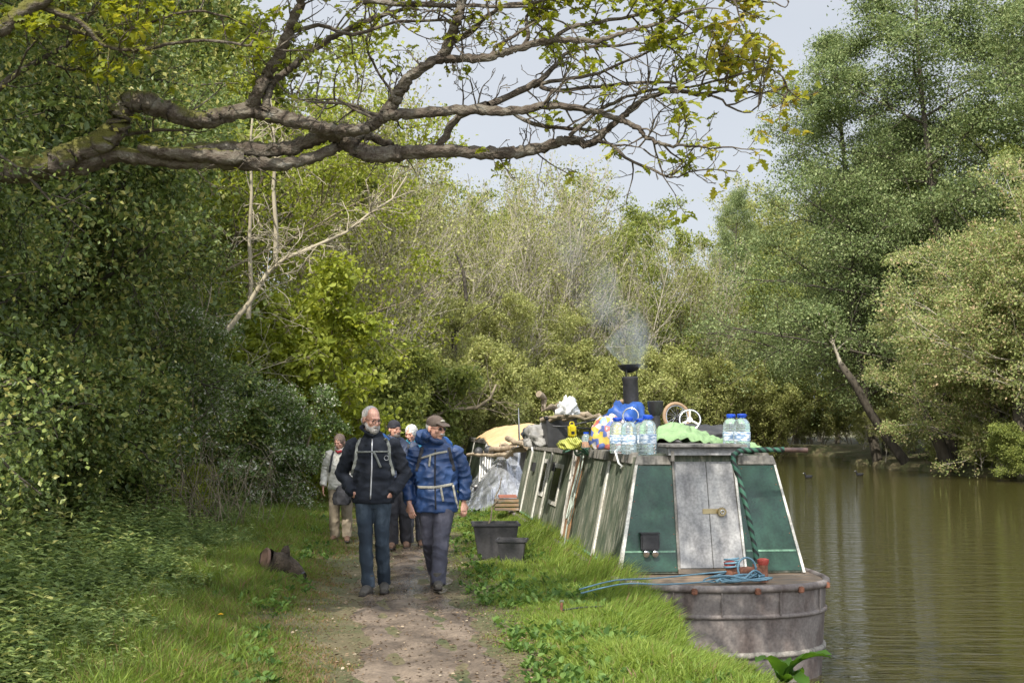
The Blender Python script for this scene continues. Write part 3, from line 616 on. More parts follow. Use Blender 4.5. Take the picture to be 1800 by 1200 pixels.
# procedural twigs on the traced limbs
TW = []; PO = dict(seg=[5, 4, 3], wander=[.2, .25, .25], trop=[.02, .03, .03], n=[4, 2], t0=[.2, .3], ang=[45, 45], ratio=[.6, .6], rr=[.6, .6], shape=lambda t: 1 - .4 * t, rmin=.0022, tip=.35)
for nm, q in LIMB.items():
    if nm in ('root',): continue
    m = len(q); L_ = sum((q[i + 1] - q[i]).length for i in range(m - 1))
    cnt = int(L_ * (9 if nm[0] in 'ab' or nm in 'P P2 Q' else 6))
    if nm in ('A', 'B', 'B2', 'C', 'C2', 'A2'): cnt = int(L_ * 2)
    for _ in range(cnt):
        t = RO.uniform(.15, 1) * (m - 1.01); i = int(t); p = q[i].lerp(q[i + 1], t - i); d = (q[i + 1] - q[i]).normalized()
        o = Vector((RO.gauss(0, 1), RO.gauss(0, .8), RO.gauss(.35, 1))); o -= d * o.dot(d); o.normalize()
        g = []; grow(RO, p, (d * .55 + o).normalized(), RO.uniform(.12, .42), .0065, 0, PO, OUT, g); TW += g
    g = []; grow(RO, q[-1], (q[-1] - q[-2]).normalized(), .3, .006, 0, PO, OUT, g); TW += g
M_oak = surf('oak_bark', [(.3, (.035, .027, .018)), (.45, (.085, .065, .048)), (.6, (.15, .13, .1)), (.75, (.26, .25, .22))], scale=16, stretch=(.6, 1, 1), rough=.95, bump=1, bdist=.02)
nt = M_oak.node_tree; N = nt.nodes; L = nt.links; P = N['Principled BSDF']      # moss on the upper side of thick limbs
ge = N.new('ShaderNodeNewGeometry'); sp = N.new('ShaderNodeSeparateXYZ'); L.new(ge.outputs['Normal'], sp.inputs[0])
tc = N.new('ShaderNodeTexCoord'); n = N.new('ShaderNodeTexNoise'); n.inputs['Scale'].default_value = 2.5; L.new(tc.outputs['Object'], n.inputs[0])
sx = N.new('ShaderNodeSeparateXYZ'); L.new(tc.outputs['Object'], sx.inputs[0])
mr = N.new('ShaderNodeMapRange'); mr.inputs[1].default_value = 3.6; mr.inputs[2].default_value = 5.4; mr.inputs[3].default_value = .32; mr.inputs[4].default_value = -.4; L.new(sx.outputs[0], mr.inputs[0])
a1 = N.new('ShaderNodeMath'); a1.operation = 'MULTIPLY_ADD'; a1.inputs[1].default_value = .55; L.new(sp.outputs[2], a1.inputs[0]); L.new(n.outputs[0], a1.inputs[2])
a2 = N.new('ShaderNodeMath'); a2.operation = 'ADD'; L.new(a1.outputs[0], a2.inputs[0]); L.new(mr.outputs[0], a2.inputs[1])
m2 = N.new('ShaderNodeMapRange'); m2.inputs[1].default_value = .72; m2.inputs[2].default_value = .95; L.new(a2.outputs[0], m2.inputs[0])
mc = N.new('ShaderNodeMix'); mc.data_type = 'RGBA'; old = P.inputs['Base Color'].links[0].from_socket
L.new(m2.outputs[0], mc.inputs[0]); L.new(old, mc.inputs[6]); mc.inputs[7].default_value = (.11, .105, .02, 1); L.new(mc.outputs[2], P.inputs['Base Color'])
link('trunk', wood_mesh('trunk', OUT, (18, 6, 4, 3), .13), M_oak, oak)
rs = np.random.RandomState(8); A = []; D = []; SZ = []; RN = []
for pts, lv in TW:
    e = np.array(pts[-1][:]) + np.array(OB); px = 900 + F * e[0] / e[1]; py = 750 - F * (e[2] - CAMZ) / e[1]
    pr = .13
    if py < 130 and px < 460: pr = .75
    elif px < 640 and py < 130: pr = .45
    elif py < 75 and px > 930: pr = .9
    elif px > 1190: pr = .75
    elif py < 60: pr = .3
    elif py > 215: pr = .1 if px > 300 else .05
    if rs.rand() > pr: continue
    big = .068 if (px < 460 or px > 930) else .055
    for i in range(rs.randint(3, 8)):
        A.append(e - np.array(OB) + rs.normal(size=3) * .018); a = rs.rand() * 6.28
        D.append((math.cos(a), math.sin(a), rs.normal() * .5 - .1)); SZ.append(big * rs.uniform(.6, 1.3)); RN.append(np.clip(rs.rand() * .6 + (.3 if px > 1250 else 0), 0, 1))
A = np.array(A); D = np.array(D); Nn = rs.normal(size=A.shape) * .5; Nn[:, 2] += 1
link('leaves', leaf_mesh('leaves', A, D, Nn, np.array(SZ), rs, 'oak', np.array(RN)), L_oak, oak)
# the oak's own crown above and behind the camera's left, which throws the dappled shade
R2 = random.Random(5); out = []; tw = []
for (p, d, ln) in [((-.2, -.3, 6), (.2, .3, 1), 6), ((0, 0, 4.6), (.8, .2, .62), 6), ((-.1, -.4, 7), (.5, .8, .7), 6), ((-.1, -.3, 6.5), (.6, -.7, .6), 5), ((-.2, -.3, 6), (-.6, .2, .8), 5), ((0, 0, 5), (.5, -.2, .9), 6), ((0, 0, 5.5), (.3, -.9, .5), 7), ((0, 0, 5), (.7, -.8, .6), 7), ((0, 0, 6), (.9, -.4, .6), 6)]:
    grow(R2, Vector(p), Vector(d).normalized(), ln, .13, 1, dict(PB, n=[0, 7, 5], seg=[8, 6, 5, 4], trop=[0, .04, .04, .03]), out, tw)
def offs(pts):
    for q in pts:
        g = q + OB
        if g.y > .5 and -300 < 900 + F * g.x / g.y < 2000 and 750 - F * (g.z - CAMZ) / g.y > -60: return False
    return True
out = [o_ for o_ in out if offs(o_[0])]; tw = [t_ for t_ in tw if offs(t_[0]) and (t_[0][0].x + OB.x < -1.6 or R2.random() < .45)]
q = [Vector(p) for p in ((0, -.3, 6), (1.6, -1.4, 7), (3.4, -2.8, 7.5), (5.2, -4, 7.8), (7, -5, 7.9), (8.4, -5.6, 7.7))]
out.append((q, [.13, .11, .09, .07, .05, .03], 1))
for k in range(2, 6):
    for _ in range(4): grow(R2, q[k], Vector((R2.gauss(.4, .8), R2.gauss(0, .8), R2.gauss(.15, .3))).normalized(), R2.uniform(1.2, 2.2), .025, 2, dict(PB, seg=[8, 6, 5, 4], trop=[0, .04, .02, .03]), out, tw)
link('upper_limbs', wood_mesh('upper_limbs', out), M_oak, oak)
link('upper_crown', tw_leaves('upper_crown', tw, rs, 26, .16, .11, 'oval'), L_oak, oak)
# ---------------------------------------------------------------- grass, nettles, litter
rs = np.random.RandomState(77)
def nettle_edge(y): return -2.45 - .105 * (y - 7.7) + .14 * np.sin(y * 1.7) + .08 * np.sin(y * 4.1 + 2)
def inview(x, y): return (np.abs(x) < .425 * y + .4) & (y > 6.6)
def grass(n, y0, y1, wide=1):
    y = y0 * (y1 / y0) ** rs.rand(n); x = rs.uniform(-5.2, 2.4, n) if y1 < 30 else rs.uniform(-6, 4, n)
    pc = x - pathC(y); eL = edgeL(y); ne = nettle_edge(y)
    right = pc > 0
    dpath = np.where(right, pc - .56, -pc - .52)
    clump = wob(x * 3.1, y * 3.1, 1.1, 4) * .5 + wob(x, y, .8, 1) * .5
    fine = wob(x * 9, y * 9, 1, 7)
    hR = .025 + .06 * sstep(.1, .75, dpath) + (.04 + .08 * sstep(10.6, 12, y)) * sstep(.4, .0, eL - x) * sstep(.2, .5, dpath)
    hL = .03 + .05 * sstep(.1, .9, dpath) + .09 * sstep(.8, .1, x - ne)
    h = np.where(right, hR, hL) * (1 + .75 * clump) * rs.uniform(.4, 1.45, n)
    dens = np.where(right, sstep(-.1, .35, dpath + .12 * clump), .75 * sstep(-.06, .35, dpath + .15 * fine)) * (.72 + .35 * clump + .25 * fine)
    dens = np.where(~right, dens * (.6 + .5 * sstep(-.5, .6, clump)), dens)
    dens = np.where(((np.abs(x - 0.02) < .34) & (y > 13.2) & (y < 14.6)) & (rs.rand(n) < .6) | (np.hypot(x + .21, y - 15.2) < .4) | (np.hypot(x - .035, y - 14.6) < .26), 0, dens)
    ok = (x < eL + .16) & (x > ne - .5) & (rs.rand(n) < dens) & inview(x, y) & (dpath > -.08)
    x, y, h, cl = x[ok], y[ok], h[ok], clump[ok]; rt = right[ok]; n = len(x); dp = dpath[ok]
    z = np.where(x > edgeL(y) - .08, gz(edgeL(y) - .1, y), gz(x, y)) - .012
    a = rs.rand(n) * 6.283; w = (.0014 + (.0034 + .003 * sstep(11, 8, y)) * rs.rand(n) ** 2) * (.7 + y / 14) * wide
    lean = rs.uniform(.1, 1.15, n) * h; b = rs.rand(n) * 6.283
    b = np.where(rt & (x > edgeL(y) - .3), rs.uniform(-.9, .9, n), b)
    sx, sy = np.cos(a) * w, np.sin(a) * w; lx, ly = np.cos(b) * lean, np.sin(b) * lean
    V = np.zeros((n, 6, 3)); bl = np.stack([x, y, z], 1)
    for k, (t, ww) in enumerate(((0, 1), (.55, .85), (1, .12))):
        c = bl + np.stack([lx * t * t, ly * t * t, h * (t - .22 * t * t * (lean / h))], 1)
        o = np.stack([sx * ww, sy * ww, np.zeros(n)], 1)
        V[:, 2 * k] = c - o; V[:, 2 * k + 1] = c + o
    Fq = (np.arange(n)[:, None, None] * 6 + np.array([[0, 1, 3, 2], [2, 3, 5, 4]])[None]).reshape(-1, 4)
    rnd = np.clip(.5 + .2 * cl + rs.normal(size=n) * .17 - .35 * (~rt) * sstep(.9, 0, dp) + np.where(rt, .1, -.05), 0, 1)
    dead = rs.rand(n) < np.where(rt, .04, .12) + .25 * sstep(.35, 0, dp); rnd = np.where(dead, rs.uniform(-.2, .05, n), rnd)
    return V.reshape(-1, 3), Fq, np.repeat(rnd, 2)
L_grass = leafmat('grass_blades', [(0, (0.256, 0.174, 0.091)), (.12, (0.167, 0.162, 0.052)), (.3, (0.109, 0.162, 0.0325)), (.6, (0.179, 0.26, 0.0455)), (1, (0.32, 0.391, 0.091))], trans=.45, vary=.1, rough=.5)
Vv = []; Ff = []; Rr = []; b = 0
for args in ((620000, 6.6, 14), (340000, 14, 28), (90000, 28, 60, 1.6)):
    v, f, r = grass(*args); Vv.append(v); Ff.append(f + b); Rr.append(r); b += len(v)
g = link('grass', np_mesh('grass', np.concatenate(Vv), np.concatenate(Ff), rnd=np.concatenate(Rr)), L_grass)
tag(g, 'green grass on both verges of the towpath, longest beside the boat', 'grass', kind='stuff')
# broad-leaved weeds in the verge
n = 5200; y = 7 * (24 / 7) ** rs.rand(n); x = rs.uniform(-4, 2, n); pc = x - pathC(y); ne = nettle_edge(y); c = wob(x, y, 2.2, 9)
ok = (((pc > .62) & (x < edgeL(y) - .03)) | ((x > ne - .2) & (x < ne + .9))) & (c > -.1) & inview(x, y)
x, y = x[ok], y[ok]; n = len(x); k = 6; X = np.repeat(x, k) + rs.normal(size=n * k) * .02; Y = np.repeat(y, k) + rs.normal(size=n * k) * .02
a = rs.rand(n * k) * 6.28; D = np.stack([np.cos(a), np.sin(a), rs.uniform(.3, 1.6, n * k)], 1); P_ = np.stack([X, Y, gz(X, Y) + rs.uniform(.0, .05, n * k)], 1)
L_weed = leafmat('weed_leaves', [(0, (0.048, 0.099, 0.024)), (.5, (0.096, 0.176, 0.036)), (1, (0.18, 0.275, 0.072))], trans=.4)
tag(link('weeds', leaf_mesh('weeds', P_, D, np.tile([0, 0, 1.], (n * k, 1)) + rs.normal(size=(n * k, 3)) * .3, rs.uniform(.03, .075, n * k), rs, 'oval'), L_weed), 'small broad-leaved weeds growing through the grass verges', 'weeds', kind='stuff')
# nettles
def nettles(n, y0, y1):
    y = y0 * (y1 / y0) ** rs.rand(n); ne = nettle_edge(y); x = ne - np.abs(rs.rand(n)) ** 1.3 * np.clip((.43 * y - 2.3), .6, 3.6) - rs.rand(n) * .15
    ok = inview(x + .2, y) & (x > -7); x, y = x[ok], y[ok]; n = len(x); d = nettle_edge(y) - x
    h = (.14 + .34 * sstep(0, 1.6, d)) * rs.uniform(.55, 1.4, n) * (1 + .3 * wob(x, y, 2.6) + .12 * wob(x, y, 7, 3)); z = gz(x, y)
    P_, D, Nn, Sz, Rn = [], [], [], [], []; SV, SF = [], []; bb = 0
    lx, ly = rs.normal(size=n) * .07, rs.normal(size=n) * .07; base = rs.rand(n) * .55 + .2
    for lv in range(9):
        t = (lv + 1) / 9; az = lv * 1.57 + rs.rand(n) * .5
        for s in (0, math.pi):
            P_.append(np.stack([x + lx * t, y + ly * t, z + h * t], 1)); a = az + s
            D.append(np.stack([np.cos(a), np.sin(a), np.full(n, .55 - .9 * (1 - t)) + rs.normal(size=n) * .15], 1)); Nn.append(np.tile([0, 0, 1.], (n, 1)) + rs.normal(size=(n, 3)) * .15)
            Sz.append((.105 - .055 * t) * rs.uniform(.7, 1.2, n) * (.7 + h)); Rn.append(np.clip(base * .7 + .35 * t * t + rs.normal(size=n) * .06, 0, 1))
    return np.concatenate(P_), np.concatenate(D), np.concatenate(Nn), np.concatenate(Sz), np.concatenate(Rn)
a_ = nettles(5200, 7, 26)
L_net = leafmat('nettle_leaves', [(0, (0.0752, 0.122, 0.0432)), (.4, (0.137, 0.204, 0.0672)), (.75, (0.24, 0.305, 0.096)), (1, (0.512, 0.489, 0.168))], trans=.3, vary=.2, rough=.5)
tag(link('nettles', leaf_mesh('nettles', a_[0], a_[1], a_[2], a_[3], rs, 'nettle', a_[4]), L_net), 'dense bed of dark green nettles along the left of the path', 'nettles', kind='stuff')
# litter: small brown bits and dead leaves on the path and its edges
n = 9000; y = 7 * (26 / 7) ** rs.rand(n); x = pathC(y) + rs.normal(size=n) * .5 + .1; ok = inview(x, y) & (rs.rand(n) < .3 + .7 * (np.abs(x - pathC(y)) > .38)) & (x < edgeL(y) - .1); x, y = x[ok], y[ok]; n = len(x)
a = rs.rand(n) * 6.28; D = np.stack([np.cos(a), np.sin(a), rs.normal(size=n) * .15], 1)
M_lit = leafmat('dead_leaves', [(0, (.05, .035, .02)), (.5, (.11, .075, .045)), (.9, (.26, .19, .12)), (1, (.45, .38, .28))], trans=.1, vary=.05, rough=.8)
tag(link('leaf_litter', leaf_mesh('leaf_litter', np.stack([x, y, gz(x, y) + .022], 1), D, np.tile([0, 0, 1.], (n, 1)) + rs.normal(size=(n, 3)) * .25, rs.uniform(.008, .035, n), rs, 'oval'), M_lit), 'brown twigs and dead leaves scattered along the path', 'leaf litter', kind='stuff')
# dandelions
M_yel = surf('petal_yellow', (.8, .5, .02), rough=.6, bump=0)
M_stalk = surf('stalk_green', (.12, .2, .04), rough=.6, bump=0)
dand = None
for (px, py, lab) in [(268, 1083, 'yellow dandelion among the nettles, leftmost'), (388, 1080, 'yellow dandelion on the left verge below the log'), (308, 1143, 'yellow dandelion nearest the camera'), (944, 942, 'yellow flower beside the small tub')]:
    Y = (CAMZ - .1) * F / (py - 750)
    p = W(px, py, Y)
    if dand is None:
        dand = empty('dandelion', p, 0, lab, 'flower', 'dandelions in the verges')
        m_ = MB()
        for r_ in range(3):
            for k in range(16 - r_ * 3):
                a = k * 2 * math.pi / (16 - r_ * 3) + r_ * .3; q = Vector((math.cos(a), math.sin(a), .25 + r_ * .5)); q.normalize(); q *= .026 - r_ * .005; s_ = Vector((-math.sin(a), math.cos(a), 0)) * .004
                m_.add([Vector((0, 0, .002 * r_)), q * .6 + s_, q, q * .6 - s_], [(0, 1, 2, 3)])
        m_.build('flower_head', M_yel, dand)
        MB().tube([(0, 0, 0), (.004, .003, -.06), (0, 0, -.12)], .0025, 5).build('stalk', M_stalk, dand); o = dand
    else: o = copy_tree(dand)
    o.location = p; o['label'] = lab
# cow parsley stem, dock and comfrey leaves at the lower right
def rosette(name, pos, n, ln, wd, lab, cat, m_, seed):
    R = random.Random(seed); mb = MB()
    for i in range(n):
        a = R.uniform(0, 6.28); el_ = R.uniform(.5, 1.3); L_ = ln * R.uniform(.6, 1.1); rows = 9; base = len(mb.v); d = Vector((math.cos(a), math.sin(a), 0)); s_ = Vector((-math.sin(a), math.cos(a), 0)); vs = []; p = Vector((0, 0, 0)); e = el_
        for r_ in range(rows):
            t = r_ / (rows - 1); w_ = wd * (.12 + math.sin(math.pi * min(1, .08 + t * .92)) ** .8) * (1 if t < 1 else .1)
            wv = .012 * math.sin(t * 14 + i)
            up_ = Vector((-d.x * math.sin(e), -d.y * math.sin(e), math.cos(e)))
            vs += [p - s_ * w_ + up_ * (w_ * .35 + wv), p - s_ * w_ * .5 + up_ * w_ * .12, p.copy(), p + s_ * w_ * .5 + up_ * w_ * .12, p + s_ * w_ + up_ * (w_ * .35 - wv)]
            p = p + (d * math.cos(e) + Vector((0, 0, math.sin(e)))) * L_ / rows; e -= .17
        mb.add(vs, [(r_ * 5 + c_, r_ * 5 + c_ + 1, r_ * 5 + c_ + 6, r_ * 5 + c_ + 5) for r_ in range(rows - 1) for c_ in range(4)])
    o = mb.build(name, m_, None, smooth=True, loc=pos); return tag(o, lab, cat)
L_dock = leafmat('dock_leaf', [(0, (.06, .13, .02)), (.5, (.12, .24, .035)), (1, (.2, .33, .06))], trans=.5)
p = W(1380, 1200, 7.6); rosette('dock_plant', (1.66, 7.75, .02), 8, .42, .055, 'big upright dock leaf in front of the boat at the water edge', 'plant', L_dock, 4)
rosette('dock_plant', (-2.35, 7.75, 0), 9, .22, .03, 'dock leaves in the lower left corner by the nettles', 'plant', L_dock, 6)
# dry bramble tangle
R = random.Random(9); bt = empty('bramble_tangle', (-4.55, 18.4, 0), 0, 'tangle of dry arching brown bramble stems at the hedge foot', 'brambles'); out = []
for i in range(75):
    a = R.uniform(0, 6.28); r_ = R.uniform(.4, 1.2); h = R.uniform(.5, 1.45); sx_ = R.gauss(0, .4); sy_ = R.gauss(0, .5); pts = []
    for k in range(9):
        t = k / 8; pts.append(Vector((sx_ + math.cos(a) * r_ * t * 1.1 + R.gauss(0, .02), sy_ + math.sin(a) * r_ * t + R.gauss(0, .02), h * math.sin(math.pi * (t * .8 + .02)))))
    out.append((pts, [.006 * (1 - .6 * k / 8) for k in range(9)], 3))
link('stems', wood_mesh('stems', out), M_twigb, bt)
# branch with sunlit twigs in front of the trees (low bough right of the walkers)
def bough(name, pts, Y, r, lab, mat_, dy=0, n=14, seed=3):
    R = random.Random(seed); q = [W(px, py, Y + dy * i) for i, (px, py) in enumerate(pts)]; base = q[0].copy(); out = [([p - base for p in q], [r * (1 - .75 * i / len(q)) for i in range(len(q))], 1)]
    for _ in range(n):
        i = R.randrange(1, len(q) - 1); grow(R, q[i] - base, Vector((R.gauss(.4, .6), R.gauss(0, .5), R.gauss(.5, .5))).normalized(), R.uniform(.3, 1) * r * 22, r * .25, 1, dict(PD, n=[0, 4, 2]), out, [])
    root = empty(name, base, 0, lab, 'branch'); link('wood', wood_mesh('wood', out), mat_, root)
bough('fallen_bough', [(735, 742), (790, 720), (838, 716), (862, 700), (872, 676)], 36, .075, 'curved brown bough right of the blue-jacketed man', M_twigb)
bough('forked_tree', [(795, 760), (790, 700), (800, 640), (797, 590), (820, 530), (815, 480), (800, 440)], 43, .13, 'dark forked trunk rising behind the blue-jacketed man', M_barkd, n=9, seed=8)
bough('slender_tree', [(746, 740), (744, 660), (748, 600), (744, 540), (748, 480), (740, 430)], 44, .13, 'straight pale trunk left of the forked one', M_twig, n=16, seed=5)
bough('pale_sapling', [(436, 560), (441, 500), (438, 420), (442, 340), (440, 250), (446, 180)], 19.5, .042, 'pale straight sapling stem rising behind the oak bough', M_twig, n=10, seed=15)
bough('pale_sapling', [(484, 462), (485, 400), (480, 330), (484, 280), (478, 200), (470, 140)], 19.8, .045, 'pale sapling stem right of its neighbour behind the oak bough', M_twig, n=10, seed=16)
bough('bare_elder_bough', [(400, 580), (440, 530), (470, 480), (500, 455), (560, 430), (610, 408), (650, 375), (690, 350), (715, 310)], 19.2, .042, 'pale bare bough slanting up to the right behind the nettles', M_twig, n=26, seed=17)
# ---------------------------------------------------------------- the narrowboats
def streaky(name, base, dirt, dirt2, amount=.5, sc=7, rough=.55, moss=None, vert=.12, bump=.15, spec=.5):
    'painted steel with dirt running down it; noise squeezed along z'
    m, nt, N, L, P = newmat(name); tc = N.new('ShaderNodeTexCoord'); mp = N.new('ShaderNodeMapping'); mp.inputs['Scale'].default_value = (1, 1, vert)
    L.new(tc.outputs['Object'], mp.inputs[0]); n = N.new('ShaderNodeTexNoise'); n.inputs['Scale'].default_value = sc; n.inputs['Detail'].default_value = 7; n.inputs['Roughness'].default_value = .6; L.new(mp.outputs[0], n.inputs[0])
    r = ramp(N, [(.42 - .25 * amount, dirt2), (.5 - .12 * amount, dirt), (.62 - .05 * amount, base), (1, tuple(min(1, c * 1.15) for c in base))]); 
    r.color_ramp.elements[0].position = .3 * amount + .1; r.color_ramp.elements[1].position = .3 + .2 * amount; r.color_ramp.elements[2].position = .42 + .22 * amount
    L.new(n.outputs[0], r.inputs[0])
    n2 = N.new('ShaderNodeTexNoise'); n2.inputs['Scale'].default_value = 40; n2.inputs['Detail'].default_value = 5; L.new(tc.outputs['Object'], n2.inputs[0])
    mr = N.new('ShaderNodeMapRange'); mr.inputs[1].default_value = .3; mr.inputs[2].default_value = .7; mr.inputs[3].default_value = .75; mr.inputs[4].default_value = 1.25; L.new(n2.outputs[0], mr.inputs[0])
    vm = N.new('ShaderNodeVectorMath'); vm.operation = 'SCALE'; L.new(r.outputs[0], vm.inputs[0]); L.new(mr.outputs[0], vm.inputs['Scale']); L.new(vm.outputs[0], P.inputs['Base Color'])
    n3 = N.new('ShaderNodeTexNoise'); n3.inputs['Scale'].default_value = 3; n3.inputs['Detail'].default_value = 6; L.new(tc.outputs['Object'], n3.inputs[0])
    rr = N.new('ShaderNodeMapRange'); rr.inputs[1].default_value = .35; rr.inputs[2].default_value = .65; rr.inputs[3].default_value = rough - .15; rr.inputs[4].default_value = rough + .2; L.new(n3.outputs[0], rr.inputs[0]); L.new(rr.outputs[0], P.inputs['Roughness'])
    ad = N.new('ShaderNodeMath'); ad.operation = 'ADD'; L.new(n3.outputs[0], ad.inputs[0]); L.new(n.outputs[0], ad.inputs[1])
    b = N.new('ShaderNodeBump'); b.inputs['Strength'].default_value = bump; b.inputs['Distance'].default_value = .02; L.new(ad.outputs[0], b.inputs['Height']); L.new(b.outputs[0], P.inputs['Normal'])
    P.inputs['Specular IOR Level'].default_value = spec
    return m
M_green = streaky('green_paint', (.014, .05, .031), (.014, .042, .027), (.022, .036, .026), .15, 5, .38, bump=.06, vert=.5)
M_side = streaky('algae_side', (.075, .1, .065), (.15, .16, .115), (.36, .34, .27), .78, 14, .6, vert=.06)
M_sided = streaky('algae_side_dark', (.035, .055, .03), (.055, .065, .042), (.15, .15, .115), .45, 14, .6, vert=.06)
M_wtrim = streaky('white_trim', (.62, .6, .54), (.42, .39, .33), (.22, .17, .11), .4, 9, .6)
M_door = streaky('grey_door', (.35, .345, .335), (.26, .255, .25), (.13, .125, .125), .5, 4, .6, vert=.3)
M_hull = streaky('hull_grey', (.19, .165, .15), (.115, .09, .08), (.055, .04, .033), .62, 3.2, .7, vert=.35, bump=.4)
M_deck = surf('deck_boards', [(.3, (.06, .05, .042)), (.5, (.15, .12, .09)), (.6, (.26, .16, .08)), (.68, (.27, .24, .21))], scale=6, stretch=(.35, 5, 1), rough=.85, bump=.5)
M_roofw = streaky('weathered_rail', (.24, .22, .19), (.14, .13, .11), (.06, .05, .05), .55, 12, .8, vert=.3)
M_roof = surf('roof_grey', [(.3, (.12, .11, .1)), (.7, (.27, .25, .23))], scale=5, rough=.8)
M_rust = surf('rusty_iron', [(.3, (.09, .04, .025)), (.5, (.22, .09, .05)), (.7, (.33, .14, .08)), (.8, (.2, .17, .15))], scale=14, rough=.85, bump=.6, bdist=.004)
M_redp = surf('red_paint', [(.3, (.25, .03, .02)), (.7, (.42, .07, .05))], scale=20, rough=.6)
M_black = surf('black_metal', [(.3, (.012, .012, .014)), (.7, (.035, .034, .036))], scale=10, rough=.45, bump=.2)
M_blackp = surf('black_plastic', [(.3, (.018, .018, .02)), (.7, (.05, .05, .052))], scale=8, rough=.5, bump=.15)
M_chrome = surf('chrome', (.62, .62, .62), metal=1, rough=.2, bump=0)
M_brass = surf('brass', [(.3, (.35, .27, .14)), (.7, (.6, .5, .3))], metal=1, rough=.35, bump=.1)
M_glassd = surf('dark_glass', (.02, .025, .025), rough=.1, bump=0, spec=.8)
M_orange = surf('bare_plywood', [(.3, (.16, .08, .04)), (.5, (.36, .2, .1)), (.7, (.45, .27, .15))], scale=7, stretch=(1, 1, .15), rough=.8)
def stripes(name, c1, c2, scale, rot=(0, 0, 0), rough=.6, width=.45):
    m, nt, N, L, P = newmat(name); tc = N.new('ShaderNodeTexCoord'); mp = N.new('ShaderNodeMapping'); mp.inputs['Rotation'].default_value = rot
    L.new(tc.outputs['Object'], mp.inputs[0]); w = N.new('ShaderNodeTexWave'); w.inputs['Scale'].default_value = scale; w.inputs['Distortion'].default_value = .6; w.inputs['Detail'].default_value = 1; L.new(mp.outputs[0], w.inputs[0])
    r = ramp(N, [(width, c1), (width + .08, c2)]); L.new(w.outputs[0], r.inputs[0]); L.new(r.outputs[0], P.inputs['Base Color']); P.inputs['Roughness'].default_value = rough; return m

